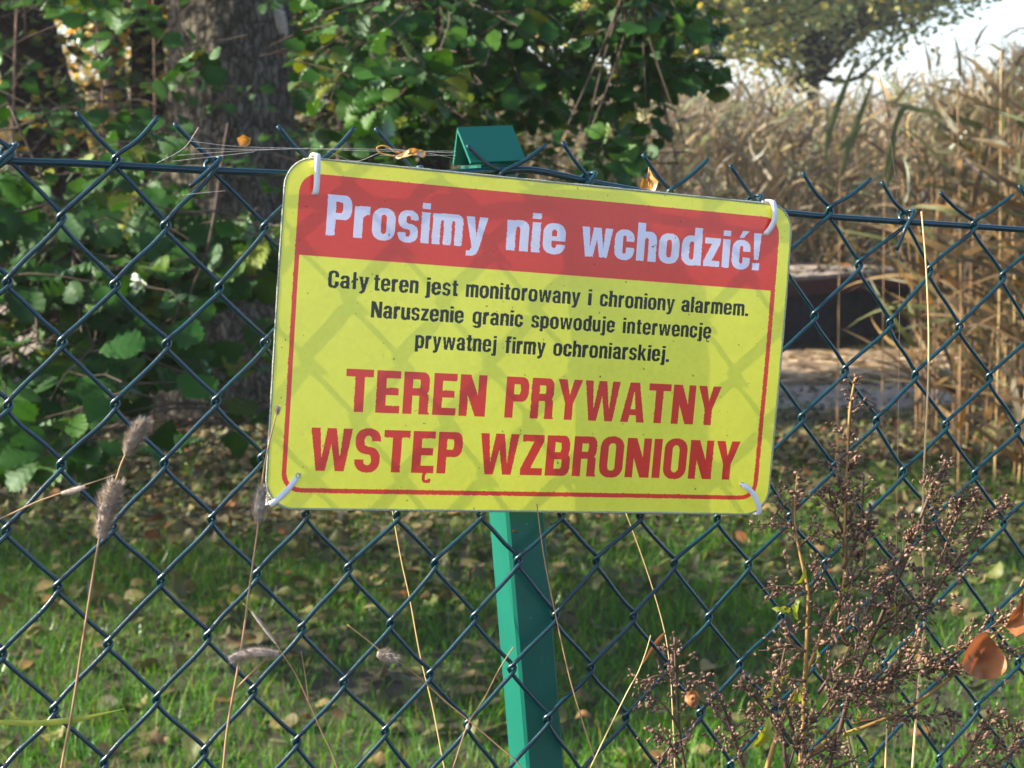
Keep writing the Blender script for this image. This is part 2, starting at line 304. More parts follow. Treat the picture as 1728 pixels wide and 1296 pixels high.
def feat(c, r): c = c / 12; r = r / 10; return [1, c, r, c * c, c * r, r * r, c ** 3, c * c * r, c * r * r, r ** 3]
K = np.array([feat(*k) for k in known]); T = np.array(list(known.values())); CF = np.linalg.lstsq(K, T, rcond=None)[0]
def node_uv(c, r):
    if (c, r) in known: return known[(c, r)]
    cc = min(max(c, 0.0), 12.0); rr = min(r, 10)
    base = np.array(feat(cc, rr)) @ CF
    return base + np.array([(c - cc) * .0655 + (r - rr) * -.0015, (r - rr) * .0355 + (c - cc) * .001])
def fw(uv, off): return S0 + SU * uv[0] + SV * uv[1] + SN * (FOFF + off)

fence = empty('chain_link_fence', (on_plane(905, 1290, .02)[0], on_plane(905, 1290, .02)[1], 0), 'dark green chain link fence with cut wire ends sticking up along its top', 'fence')
ends = {1: ((130, 189), (266, 197)), 2: ((295, 208), None), 3: ((470, 212), (597, 215)), 4: ((635, 216), None), 5: ((790, 245), (918.4, 245)), 6: ((951.4, 239.6), None),
        7: ((1087, 260), (1192.7, 269)), 8: ((1234.5, 278), None), 9: ((1357, 291), (1467, 302)), 10: ((1490.7, 306.4), None), 11: ((1589, 324), (1706, 329)), 0: ((-52, 190), None)}
D = .0019; WR = .00134; NR = 36
net = MB()
for k in range(-8, 34):
    P = []; rs = np.random.default_rng(k + 100)
    for r in range(0, NR):
        h = k if (k % 2) == (r % 2) else k + 1
        right = (h == k + 1); c = h / 2; N = node_uv(c, r)
        s = 1 if right else -1
        if r == 0:
            e = ends.get(int(c)) if c == int(c) else None
            if e is None and c == int(c): e = (None, None) if int(c) % 2 else (None, False)
            up = e[0] if right else e[1]
            if up: q = to_uv(on_plane(up[0], up[1], FOFF))
            else: q = N + np.array([-s * .028, -.029])
            if (not right) and (int(c) % 2 == 0):      # this end is twisted round the tension wire
                loop = [(-.014, .013, -.004), (-.004, .003, -.0045), (.0025, -.004, -.003), (.003, -.005, .003), (-.003, -.002, .0045), (-.0035, .003, .002)]
                if c > 7: loop = [(-.010, .022, -.004), (-.004, .006, -.0045)] + loop[2:]
                P += [fw(N + np.array(l[:2]), l[2]) for l in loop]
                P.append(fw(N + np.array([.0005, .0034]), D))
                continue
            if (not right) and False: pass
            P.append(fw(q, D * s)); P.append(fw(q * .5 + N * .5 + rs.normal(0, .0004, 2), D * s))
        else:
            pass
        # bend: comes in from above, hooks round, leaves below
        jit = rs.normal(0, .0002)
        P.append(fw(N + np.array([-.0007 * s, -.0034]), D * s))
        P.append(fw(N + np.array([.0017 * s + jit, 0]), 0))
        P.append(fw(N + np.array([-.0007 * s, .0034]), -D * s))
        if r < NR - 1:
            h2 = k if (k % 2) == ((r + 1) % 2) else k + 1; N2 = node_uv(h2 / 2, r + 1); dd = N2 - N; dl = unit(dd); pr = np.array([-dl[1], dl[0]])
            bow = .0010 * (1 if dd[0] > 0 else -1)
            P.append(fw(N + dd * .33 + pr * (bow + rs.normal(0, .0003)), -D * s)); P.append(fw(N + dd * .67 + pr * (-bow * .6 + rs.normal(0, .0003)), -D * s))
    nseg = 5 if -2 <= k <= 26 else 2
    net.tube(catmull(P, nseg), WR, 8 if nseg == 5 else 5)
net.build('wire_netting', M['wire'], fence)
tw = [(-420, 240), (-200, 255), (0, 271), (120, 275), (195, 279), (300, 285), (361, 288), (480, 293), (560, 296), (700, 300), (760, 292), (868, 287), (905, 288), (960, 299), (1000, 308), (1075, 322), (1200, 345), (1345, 361), (1403, 366), (1535, 375), (1642, 382), (1728, 388), (1900, 400), (2300, 425)]
MB().tube(catmull([on_plane(x, y, FOFF + (.002 if x > 905 or x < 700 else .004)) for x, y in tw], 5), .0021, 8).build('tension_wire', M['wire'], fence)
# post: square tube, leaning, with a folded cap
pa = on_plane(808, 290, .016); pb = on_plane(890, 1296, .016); up = unit(pa - pb)
e1 = unit(SU - up * (SU @ up)); e2 = np.cross(e1, up); e2 = e2 if e2 @ SN > 0 else -e2
ground_p = pb - up * ((pb[2] + .25) / up[2]); L = np.linalg.norm(pa - ground_p)
pw = .0262
def box_local(mb, o, a0, a1, b0, b1, c0, c1, bev=.0018):
    pts = [(a0 + bev, b0), (a1 - bev, b0), (a1, b0 + bev), (a1, b1 - bev), (a1 - bev, b1), (a0 + bev, b1), (a0, b1 - bev), (a0, b0 + bev)]
    base = [o + e1 * a + e2 * b_ + up * c0 for a, b_ in pts]; mb.prism(base, up * (c1 - c0))
pm = MB(); box_local(pm, ground_p, 0, pw, 0, pw * 1.08, 0, L + .004); post = pm.build('post', M['post'], fence, smooth=False)
cp = MB(); o = pa
F0 = on_plane(795, 274, .010); R0 = on_plane(777.8, 222, .0225); 
ed = unit(on_plane(886.5, 270, .010) - F0); ln = .0365; th = .0022
Bk = F0 + (R0 - F0) * np.array([1, 1, 0]) * 2 + 0; Bk = F0 + e2 * .028 + up * .0
Rg = F0 + e2 * .013 + up * .0215 - e1 * .0015
n1 = unit(np.cross(Rg - F0, ed)); 
if n1 @ SN > 0: n1 = -n1
n2 = unit(np.cross(Rg - Bk, ed)); 
if n2 @ SN < 0: n2 = -n2
prof = [F0, Rg + up * 0.0, Bk, Bk - n2 * th, Rg - up * th * 1.5, F0 - n1 * th]
cp.prism(prof, ed * ln)
lip = [F0, F0 - n1 * th, F0 - n1 * th - up * .003, F0 - up * .003]
capo = cp.build('post_cap', M['post'], post, smooth=False)
for (x, y, s_) in ((860, 284, .0035), (836, 289, .0025), (869, 866 + 30, .002)):
    c = on_plane(x, y, .0158); MB().blob(c, [SU * s_, up * s_ * .5, SN * .0006], 8, 4).build('rust_spot', M['rust'], post)

# ------------------------------------------------------------------ sign: glyphs drawn as regions
def R_(x, y, x0, x1, y0, y1): return (x >= x0) & (x <= x1) & (y >= y0) & (y <= y1)
def RRm(x, y, x0, x1, y0, y1, rx, ry, tl=1, tr=1, bl=1, br=1):
    m = R_(x, y, x0, x1, y0, y1)
    for (cx, sx, cy, sy, on) in ((x0 + rx, -1, y1 - ry, 1, tl), (x1 - rx, 1, y1 - ry, 1, tr), (x0 + rx, -1, y0 + ry, -1, bl), (x1 - rx, 1, y0 + ry, -1, br)):
        if not on or rx <= 0 or ry <= 0: continue
        dx = (x - cx) * sx; dy = (y - cy) * sy
        m &= ~((dx > 0) & (dy > 0) & (np.clip(dx / rx, 0, None) ** 2.3 + np.clip(dy / ry, 0, None) ** 2.3 > 1))
    return m
def PO(x, y, pts):
    m = np.zeros(x.shape, bool); n = len(pts)
    for i in range(n):
        (xa, ya), (xb, yb) = pts[i], pts[(i + 1) % n]
        if ya == yb: continue
        c = ((ya > y) != (yb > y)) & (x < (xb - xa) * (y - ya) / (yb - ya) + xa); m ^= c
    return m
def ring(x, y, x0, x1, y0, y1, s, h, **k):
    w_ = x1 - x0; rx = w_ * .5; ry = min(w_ * .5, (y1 - y0) * .5); o = RRm(x, y, x0, x1, y0, y1, rx, ry, **k)
    irx = max(rx - s, .02); i = RRm(x, y, x0 + s, x1 - s, y0 + h, y1 - h, irx, min(irx * 1.3, (y1 - y0) / 2 - h), **k)
    return o & ~i
XH = .765
def g_T(x, y, s, h): return R_(x, y, 0, .62, 1 - h, 1) | R_(x, y, .31 - s / 2, .31 + s / 2, 0, 1)
def g_E(x, y, s, h): return R_(x, y, 0, s, 0, 1) | R_(x, y, 0, .54, 1 - h, 1) | R_(x, y, 0, .54, 0, h) | R_(x, y, 0, .50, .5 - h * .42, .5 + h * .55)
def oy(x, y, ox): return ring(x, y, ox, ox + .22, -.24, .04, .075, .06) & ~(R_(x, y, ox + .1, ox + .3, -.13, .1)) | R_(x, y, ox + .09, ox + .2, -.235, -.17)
def g_Eo(x, y, s, h): return g_E(x, y, s, h) | oy(x, y, .27)
def bowl(x, y, x1, y0, y1, s, h):
    r = (y1 - y0) * .42; o = RRm(x, y, 0, x1, y0, y1, r * .75, r, tl=0, bl=0); i = RRm(x, y, s, x1 - s, y0 + h, y1 - h, max(.02, r * .75 - s * .7), max(.02, (y1 - y0) / 2 - h), tl=0, bl=0); return o & ~i
def g_P(x, y, s, h): return R_(x, y, 0, s, 0, 1) | bowl(x, y, .60, .40, 1, s, h)
def g_R(x, y, s, h): return R_(x, y, 0, s, 0, 1) | bowl(x, y, .60, .44, 1, s, h) | RRm(x, y, .60 - s - .01, .59, 0, .5, .08, .1, tl=0, bl=0, br=0) | R_(x, y, .3, .5, .44, .44 + h * .8) | R_(x, y, .57, .62, 0, .04)
def g_N(x, y, s, h): return R_(x, y, 0, s * .92, 0, 1) | R_(x, y, .64 - s * .92, .64, 0, 1) | PO(x, y, [(0, 1), (s * 1.15, 1), (.64, 0), (.64 - s * 1.15, 0)])
def g_Y(x, y, s, h): return PO(x, y, [(0, 1), (s * 1.1, 1), (.33, .62), (.66 - s * 1.1, 1), (.66, 1), (.33 + s / 2, .40), (.33 + s / 2, 0), (.33 - s / 2, 0), (.33 - s / 2, .40)])
def W_(x, y, s, top, w): 
    q = s * .98; a = w * .27
    return PO(x, y, [(0, top), (q, top), (a + .01, .30 * top), (w / 2 - q / 2, top), (w / 2 + q / 2, top), (w - a - .01, .30 * top), (w - q, top), (w, top), (w - a + q / 2, 0), (w - a - q / 2, 0), (w / 2, .62 * top), (a + q / 2, 0), (a - q / 2, 0)])
def g_W(x, y, s, h): return W_(x, y, s, 1, .96)
def g_w(x, y, s, h): return W_(x, y, s * .96, XH, .82)
def g_A(x, y, s, h): return PO(x, y, [(0, 0), (s * 1.0, 0), (.33, .80), (.66 - s, 0), (.66, 0), (.33 + s * .62, 1), (.33 - s * .62, 1)]) | (R_(x, y, .12, .54, .18, .18 + h * .85))
def S_(x, y, w, top, s, h):
    mid = top * .5; T1 = ring(x, y, 0, w, mid - h / 2, top + .02, s, h); B1 = ring(x, y, 0, w, -.02, mid + h / 2, s, h)
    T1 &= ~R_(x, y, w * .5, w + 1, mid - h, top - h - (top - h) * .13); B1 &= ~R_(x, y, -1, w * .5, h + (top - h) * .13, mid + h)
    d = PO(x, y, [(s * .25, mid + h * .75), (w * .45, mid + h * .62), (w - s * .25, mid - h * .1), (w - s * .25, mid - h * .8), (w * .55, mid - h * .6), (s * .25, mid + h * .05)])
    return T1 | B1 | d
def g_S(x, y, s, h): return S_(x, y, .60, 1, s, h)
def g_s(x, y, s, h): return S_(x, y, .51, XH, s * .93, h * .85)
def g_Z(x, y, s, h): return R_(x, y, .02, .56, 1 - h, 1) | R_(x, y, 0, .56, 0, h) | PO(x, y, [(0, h * .8), (.56 - s * 1.2, 1 - h), (.56, 1 - h * .9), (s * 1.2, h)])
def g_z(x, y, s, h): h *= .95; return R_(x, y, .02, .46, XH - h, XH) | R_(x, y, 0, .46, 0, h) | PO(x, y, [(0, h * .8), (.46 - s * 1.1, XH - h), (.46, XH - h * .9), (s * 1.1, h)])
def g_B(x, y, s, h): return R_(x, y, 0, s, 0, 1) | bowl(x, y, .59, .50 - h / 2, 1, s, h) | bowl(x, y, .62, 0, .50 + h / 2, s, h)
def g_O(x, y, s, h): return ring(x, y, 0, .62, -.02, 1.02, s, h)
def g_I(x, y, s, h): return R_(x, y, 0, s, 0, 1)
def g_C(x, y, s, h): return ring(x, y, 0, .60, -.02, 1.02, s, h) & ~R_(x, y, .3, .7, .38, .62)
def g_o(x, y, s, h): return ring(x, y, 0, .57, -.02, XH + .02, s, h)
def g_c(x, y, s, h): return ring(x, y, 0, .53, -.02, XH + .02, s, h) & ~R_(x, y, .27, .7, .31, .48)
def g_cc(x, y, s, h): return g_c(x, y, s, h) | PO(x, y, [(.19, .84), (.30, .84), (.46, 1.03), (.27, 1.03)])
def g_e(x, y, s, h): return (ring(x, y, 0, .56, -.02, XH + .02, s, h) & ~R_(x, y, .3, .7, .235, .33)) | R_(x, y, s * .6, .56 - s * .02, .33, .33 + h * .72)
def g_eo(x, y, s, h): return g_e(x, y, s, h) | oy(x, y, .25)
def g_a(x, y, s, h):
    tp = ring(x, y, .01, .53, .2, XH + .02, s, h) & (y > .40) & ~R_(x, y, -.1, .25, .40, .53)
    bl = ring(x, y, 0, .53, -.02, .47, s, h * .9) & (x < .40)
    return tp | bl | R_(x, y, .53 - s, .53, .05, .6) | R_(x, y, .53 - s + .02, .55, 0, .08)
def arch(x, y, x0, x1, s, h, top=XH + .02, y0=0.0):
    w_ = x1 - x0; rx = w_ * .40; o = RRm(x, y, x0, x1, y0, top, rx, rx, bl=0, br=0, tl=0); i = RRm(x, y, x0 + s, x1 - s, y0 - 1, top - h, max(.02, rx - s * .7), max(.03, rx - h * .5), bl=0, br=0); return o & ~i
def g_n(x, y, s, h): return (arch(x, y, 0, .54, s, h) & ~R_(x, y, -1, s, XH, 2)) 
def g_h(x, y, s, h): return g_n(x, y, s, h) | R_(x, y, 0, s, 0, 1)
def g_m(x, y, s, h): s = s * .95; return (arch(x, y, 0, .49, s, h) | arch(x, y, .49 - s, .98 - s, s, h)) & ~R_(x, y, -1, s, XH, 2)
def g_u(x, y, s, h): return g_n(.54 - x, XH - y, s, h)
def g_r(x, y, s, h): return R_(x, y, 0, s, 0, XH) | (RRm(x, y, s * .5, .38, .45, XH + .02, .12, .14, tl=0, tr=0, br=0, bl=0) & (y > XH + .02 - h * 1.25)) | PO(x, y, [(s, .5), (s + .1, XH - h * 1.1), (s, XH - h * .5)])
def g_t(x, y, s, h): return R_(x, y, .07, .07 + s, .06, .95) | R_(x, y, 0, .36, XH - h * .8, XH) | RRm(x, y, .07, .36, 0, h, .1, .1, tl=0, tr=0, br=0)
def g_f(x, y, s, h): return R_(x, y, .07, .07 + s, 0, .9) | R_(x, y, 0, .36, XH - h * .8, XH) | RRm(x, y, .07, .38, 1.01 - h, 1.01, .12, .13, bl=0, tr=0, br=0)
def g_i(x, y, s, h): return R_(x, y, 0, s, 0, XH) | R_(x, y, 0, s, 1 - h * .9, 1.0)
def g_l(x, y, s, h): return R_(x, y, 0, s, 0, 1)
def g_ll(x, y, s, h): return R_(x, y, .07, .07 + s, 0, 1) | PO(x, y, [(0, .36), (0, .50), (s + .14, .68), (s + .14, .54)])
def g_j(x, y, s, h): return R_(x, y, .05, .05 + s, -.12, XH) | R_(x, y, .05, .05 + s, 1 - h * .9, 1.0) | RRm(x, y, -.04, .05 + s, -.23, -.23 + h * .9, .12, .12, tl=0, tr=0, bl=0)
def g_d(x, y, s, h): return ring(x, y, 0, .57, -.02, XH + .02, s, h) & (x < .45) | R_(x, y, .56 - s, .56, 0, 1)
def g_p(x, y, s, h): return ring(x, y, 0, .56, -.02, XH + .02, s, h) & (x > .11) | R_(x, y, 0, s, -.22, XH)
def g_g(x, y, s, h): return ring(x, y, 0, .57, -.0, XH + .02, s, h) & (x < .45) | R_(x, y, .56 - s, .56, -.1, XH) | (ring(x, y, .02, .56, -.25, .2, s, h * .85) & (y < -.02) & ~R_(x, y, -.1, .2, -.1, .3))
def g_y(x, y, s, h): return PO(x, y, [(0, XH), (s, XH), (.28, .26), (.56 - s, XH), (.56, XH), (.36, -.05), (.30, -.18), (.18, -.23), (.04, -.23), (.04, -.09), (.13, -.09), (.175, -.02), (.17, .05)])
def g_k(x, y, s, h): return R_(x, y, 0, s, 0, 1) | PO(x, y, [(s, .30), (s, .48), (.34, XH), (.56, XH), (.36, .46), (.58, 0), (.36, 0), (.24, .32)])
def g_ex(x, y, s, h): return PO(x, y, [(0, 1), (s * 1.05, 1), (s * .85, .28), (s * .2, .28)]) | R_(x, y, .01, s, 0, .19)
def g_dot(x, y, s, h): return R_(x, y, 0, s, 0, h * 1.1)
GL = {'T': (g_T, .62), 'E': (g_E, .54), 'Ę': (g_Eo, .54), 'P': (g_P, .60), 'R': (g_R, .62), 'N': (g_N, .64), 'Y': (g_Y, .66), 'W': (g_W, .96), 'A': (g_A, .66), 'S': (g_S, .6), 'Z': (g_Z, .56),
      'B': (g_B, .62), 'O': (g_O, .62), 'I': (g_I, None), 'C': (g_C, .60), 'o': (g_o, .57), 'c': (g_c, .53), 'ć': (g_cc, .53), 'e': (g_e, .56), 'ę': (g_eo, .56), 'a': (g_a, .55), 'n': (g_n, .54),
      'h': (g_h, .54), 'm': (g_m, .98 - .2), 'u': (g_u, .54), 'r': (g_r, .38), 't': (g_t, .36), 'f': (g_f, .38), 'i': (g_i, None), 'l': (g_l, None), 'ł': (g_ll, .35), 'j': (g_j, .26), 'd': (g_d, .56),
      'p': (g_p, .56), 'g': (g_g, .56), 'y': (g_y, .56), 'k': (g_k, .58), '!': (g_ex, None), '.': (g_dot, None), 's': (g_s, .51), 'z': (g_z, .46), 'w': (g_w, .82)}
ST = .34                                   # raster pitch, mm
NU = int(340.7 / ST) + 1; NV = int(200 / ST) + 1
UU, VV = np.meshgrid((np.arange(NU) + .5) * ST, (np.arange(NV) + .5) * ST)
def vnoise(sc, seed):                       # smooth noise on the raster, for rough print edges
    g = np.random.default_rng(seed).normal(0, 1, (int(200 / sc) + 3, int(341 / sc) + 3)); a = VV / sc; b_ = UU / sc
    i = a.astype(int); j = b_.astype(int); fa = a - i; fb = b_ - j
    return (g[i, j] * (1 - fa) + g[i + 1, j] * fa) * (1 - fb) + (g[i, j + 1] * (1 - fa) + g[i + 1, j + 1] * fa) * fb
J1 = vnoise(.6, 1) * .06; J2 = vnoise(.6, 2) * .06
U2 = UU + J1; V2 = VV + J2
def rrect(U, V, u0, u1, v0, v1, r): return RRm(U, V, u0, u1, v0, v1, r, r)
LAB = np.zeros((NV, NU), np.int8)
LAB[RRm(UU, VV, .3, 340.4, .3, 199.7, 17, 17)] = 1
LAB[rrect(U2, V2, 8.7, 331.7, 8.4, 190.6, 13)] = 3
LAB[rrect(U2, V2, 11.6, 328.6, 9.5, 187.9, 10)] = 1
top = rrect(U2, V2, 8.7, 331.7, 8.4, 190.6, 13) & (V2 < 55); LAB[top] = 2
LINES = [(42.7, 23.3, 4, .215, .165, [('Prosimy', 26.4, 127.2), ('nie', 139.9, 178.9), ('wchodzić!', 189.8, 318.2)]),
         (72.4, 9.7, 5, .205, .155, [('Cały', 29.8, 54.8), ('teren', 57.7, 85.8), ('jest', 90.4, 110.9), ('monitorowany', 115.9, 191.8), ('i', 197.1, 199.5), ('chroniony', 205.3, 258.2), ('alarmem.', 263.1, 312.7)]),
         (88.1, 9.5, 6, .205, .155, [('Naruszenie', 57.2, 115.6), ('granic', 121.3, 154.5), ('spowoduje', 160, 217.1), ('interwencję', 222.7, 286.4)]),
         (104.3, 9.9, 7, .205, .155, [('prywatnej', 85.7, 138.1), ('firmy', 143.8, 170.9), ('ochroniarskiej.', 176.1, 257.3)]),
         (143.2, 24.9, 8, .215, .175, [('TEREN', 44.3, 133.7), ('PRYWATNY', 146.5, 297.9)]),
         (177.8, 24.9, 9, .215, .175, [('WSTĘP', 24.9, 120.6), ('WZBRONIONY', 132.2, 316.1)])]
for base, cap, lab, s, h, words in LINES:
    for wd, u0, u1 in words:
        gap = .075 if lab != 4 else .07
        tot = sum((GL[c][1] or s) for c in wd) + gap * (len(wd) - 1)
        if 'm' in wd: tot += .0
        sx = (u1 - u0) / tot; x0 = u0
        ss = s * min(1.15, cap / sx) if lab > 4 else s     # keep stems even where a word is stretched
        for c in wd:
            fn, wc = GL[c]; wc = wc or s
            i0 = max(0, int((base - cap * 1.12) / ST)); i1 = int((base + cap * .32) / ST) + 1; j0 = max(0, int((x0 - 2) / ST)); j1 = int((x0 + wc * sx + 3) / ST) + 2
            X = (U2[i0:i1, j0:j1] - x0) / sx; Y = (base - V2[i0:i1, j0:j1]) / cap
            msk = fn(X, Y, s, h); LAB[i0:i1, j0:j1][msk] = lab; x0 += (wc + gap) * sx
HOLES = [(18.0, 19.2), (321.4, 18.8), (18.9, 180.8), (320.3, 180.8)]
for hu, hv in HOLES: LAB[(UU - hu) ** 2 + (VV - hv) ** 2 < 1.55 ** 2] = 0
def warp(u, v):                              # the laminated sheet is not quite flat
    return .0012 * np.sin(u / 63 + 1) * np.cos(v / 70) + .0008 * np.sin(v / 40 + u / 120)
sign = empty('warning_sign', sp(170, 200), 'yellow laminated warning sign with red headline band and Polish lettering, tied to the fence', 'sign')
active = {}; rects = {k: [] for k in range(1, 10)}
for i in range(NV):
    row = LAB[i]; ch = np.flatnonzero(np.diff(row)) + 1; b0 = np.concatenate([[0], ch]); b1 = np.concatenate([ch, [NU]]); now = {}
    for a, b_ in zip(b0, b1):
        l = int(row[a])
        if l == 0: continue
        for q in range(a, b_, 24):
            key = (q, min(q + 24, b_), l)
            if key in active and i - active[key] < 24: now[key] = active[key]
            else:
                if key in active: rects[l].append((key[0], key[1], active[key], i))
                now[key] = i
    for key, st in active.items():
        if key not in now: rects[key[2]].append((key[0], key[1], st, i))
    active = now
for key, st in active.items(): rects[key[2]].append((key[0], key[1], st, NV))
def sheet(name, l, mat, label=None):
    A = np.array(rects[l], float) * ST; n = len(A)
    u = np.stack([A[:, 0], A[:, 1], A[:, 1], A[:, 0]], 1).ravel(); v = np.stack([A[:, 3], A[:, 3], A[:, 2], A[:, 2]], 1).ravel()
    P = S0 + np.outer(u * 1e-3 - SW / 2, SU) + np.outer(v * 1e-3 - SH / 2, SV) + np.outer(warp(u, v), SN)
    o = mesh_obj(name, P, np.arange(4 * n).reshape(-1, 4), mat, sign, smooth=False)
    if label: o['label'] = label
sheet('panel', 1, M['yellow']); sheet('headline_band', 2, M['red']); sheet('border_line', 3, M['red'])
sheet('lettering', 4, M['white'], 'white headline reading Prosimy nie wchodzić!')
sheet('lettering', 5, M['black'], 'black line reading Cały teren jest monitorowany i chroniony alarmem.')
sheet('lettering', 6, M['black'], 'black line reading Naruszenie granic spowoduje interwencję')
sheet('lettering', 7, M['black'], 'black line reading prywatnej firmy ochroniarskiej.')
sheet('lettering', 8, M['redtext'], 'red line reading TEREN PRYWATNY'); sheet('lettering', 9, M['redtext'], 'red line reading WSTĘP WZBRONIONY')
# clear plastic rim
rim = []; r_ = 17
for cx, cy, a0 in ((340.7 - r_, r_, -90), (340.7 - r_, 200 - r_, 0), (r_, 200 - r_, 90), (r_, r_, 180)):
    if rim:
        pu, pv = rim[-1]; nu_, nv_ = cx + r_ * math.cos(math.radians(a0)), cy + r_ * math.sin(math.radians(a0))
        for k in range(1, 30): rim.append((pu + (nu_ - pu) * k / 30, pv + (nv_ - pv) * k / 30))
    for k in range(0, 10): a = math.radians(a0 + 10 * k); rim.append((cx + r_ * math.cos(a), cy + r_ * math.sin(a)))
pu, pv = rim[-1]; nu_, nv_ = rim[0]
for k in range(1, 30): rim.append((pu + (nu_ - pu) * k / 30, pv + (nv_ - pv) * k / 30))
rim.append(rim[0])
MB().tube([sp(u, v, warp(u, v)) for u, v in rim], [.00055 + .00022 * abs(math.sin(i * 2.3)) for i in range(len(rim))], 5, cap=False).build('laminate_edge', M['clear'], sign)
for hu, hv in HOLES:
    MB().tube([sp(hu + 1.5 * math.cos(a), hv + 1.5 * math.sin(a), warp(hu, hv)) for a in np.linspace(0, 2 * math.pi, 17)], .0003, 5, cap=False).build('punched_hole', M['clear'], sign)
# cable ties
def tie(P, label):
    e = empty('cable_tie', P[0], label, 'cable tie', None)
    C = catmull(P, 6); T = np.gradient(C, axis=0); V = []; Fc = []; hw, ht = .00165, .0006
    for i in range(len(C)):
        t_ = unit(T[i]); nn = unit(SN - t_ * (SN @ t_)) if abs(t_ @ SN) < .95 else unit(SV); 
        if abs(t_ @ SN) >= .8: nn = unit(np.cross(t_, SU))
        bb = np.cross(t_, nn); V += [C[i] + bb * hw + nn * ht, C[i] - bb * hw + nn * ht, C[i] - bb * hw - nn * ht, C[i] + bb * hw - nn * ht]
    for i in range(len(C) - 1):
        for j in range(4): k = (j + 1) % 4; Fc.append((i * 4 + j, i * 4 + k, i * 4 + 4 + k, i * 4 + 4 + j))
    Fc += [(3, 2, 1, 0), tuple(len(V) - 4 + j for j in range(4))]
    mesh_obj('strap', V, Fc, M['tie'], e)
    hd = MB(); c = P[-1]; hd.prism([c + SU * a * .0022 + SV * b_ * .0022 + SN * .001 for a, b_ in ((-1, -1), (1, -1), (1, 1), (-1, 1))], SN * .004); hd.build('lock_head', M['tie'], e, smooth=False)
tie([sp(18, 20.3, .003), sp(18, 18.6, -.0009), sp(17.8, 9, -.0017), sp(17.3, 1, -.0022), sp(17.2, -2.2, -.0006), sp(17.2, -2.0, .006), sp(17.3, 2, .012)], 'white nylon cable tie through the upper left hole of the yellow sign')
tie([sp(320.5, 20, .003), sp(321.6, 18.6, -.0009), sp(325.3, 11, -.0025), sp(325.0, 3, -.0028), sp(323.5, -1.9, -.0008), sp(323.0, -1.6, .006), sp(322.5, 2, .012)], 'white nylon cable tie bowed out at the upper right corner of the yellow sign')
tie([sp(19.6, 179.8, .003), sp(18.5, 181.4, -.0009), sp(13, 189, -.0017), sp(6.5, 195.2, -.0022), sp(3.0, 197.8, -.0008), sp(3.2, 197.6, .006), sp(6, 194, .012)], 'white nylon cable tie running diagonally at the lower left corner of the yellow sign')
tie([sp(319.0, 180, .003), sp(320.8, 181.3, -.0009), sp(327, 186, -.0018), sp(331.5, 193, -.0020), sp(333.8, 199.2, -.0008), sp(333.4, 199.2, .006), sp(331, 196, .012)], 'white nylon cable tie curving over the lower right corner of the yellow sign')

# ================================================================== vegetation
def leaf_proto(n=13, wid=.44, curl=.10, pleat=.05, serr=.06, droop=.16, notch=True):
    """rounded leaf with pleated veins, unit length along +Y, normal +Z"""
    V = []; Fc = []
    for i in range(n):
        t = i / (n - 1); w_ = wid * (math.sin(math.pi * min(1, t * .94 + .03)) ** .72) * (1 + .12 * (t - .3))
        if i in (0,): w_ = .02
        if i == n - 1: w_ = .10 if notch else .02
        sg = 1 if i % 2 else -1; w_ *= 1 + serr * sg
        zm = -droop * (t - .3) ** 2 * 1.2; y_ = t
        sw = .42 * min(1, 2.2 * (1 - t)) ; V += [(-w_, y_ + sw * w_ , zm + curl * w_ * .8 + pleat * sg), (-w_ * .5, y_ + sw * .45 * w_, zm + curl * w_ * .55 + pleat * sg * .6), (0, y_ - (.05 if i == n - 1 and notch else 0), zm), (w_ * .5, y_ + sw * .45 * w_, zm + curl * w_ * .55 + pleat * sg * .6), (w_, y_ + sw * w_, zm + curl * w_ * .8 + pleat * sg)]
    for i in range(n - 1):
        for j in range(4): Fc.append((i * 5 + j, i * 5 + j + 1, i * 5 + 6 + j, i * 5 + 5 + j))
    return np.array(V), np.array(Fc)
def leaf_simple(wid=.42, fold=.12):
    V = [(0, 0, 0), (-wid * .9, .35, fold), (0, .4, 0), (wid * .9, .35, fold), (-wid * .75, .78, fold * .6), (0, 1, -.08), (wid * .75, .78, fold * .6), (0, .7, 0)]
    return np.array(V), np.array([(0, 2, 1, 1), (0, 3, 2, 2), (1, 2, 7, 4), (2, 3, 6, 7), (4, 7, 5, 5), (7, 6, 5, 5)])
def leaf_quad(wid=.42): return np.array([(0, 0, 0), (wid, .45, .08), (0, 1, -.05), (-wid, .45, .08)]), np.array([(0, 1, 2, 3)])
def blade_proto(n=4, wid=.02, bend=.5):
    V = []; Fc = []
    for i in range(n + 1):
        t = i / n; w_ = wid * (1 - t ** 1.6) + .0008; y_ = t * (1 - .25 * bend * t); z_ = -bend * t * t * .55; f = .25 * w_
        V += [(-w_, y_, z_ + f), (w_, y_, z_ + f)]
    for i in range(n): Fc.append((2 * i, 2 * i + 1, 2 * i + 3, 2 * i + 2))
    return np.array(V), np.array(Fc)
def frames(dirs, normals):
    Y = dirs / (np.linalg.norm(dirs, axis=1)[:, None] + 1e-9); X = np.cross(Y, normals); X /= np.linalg.norm(X, axis=1)[:, None] + 1e-9
    return X, Y, np.cross(X, Y)
def scatter(proto, pos, dirs, normals, scale, zvar=None, wvar=None):
    PV, PF = proto; X, Y, Z = frames(dirs, normals); n = len(pos); sc = np.broadcast_to(scale, (n,))
    wv = np.ones(n) if wvar is None else wvar; zv = np.ones(n) if zvar is None else zvar
    V = (PV[None, :, 0, None] * X[:, None] * wv[:, None, None] + PV[None, :, 1, None] * Y[:, None] + PV[None, :, 2, None] * Z[:, None] * zv[:, None, None]) * sc[:, None, None] + pos[:, None]
    Fc = PF[None] + (np.arange(n) * len(PV))[:, None, None]
    return V.reshape(-1, 3), Fc.reshape(-1, PF.shape[1])
def fixtri(Fc): return Fc
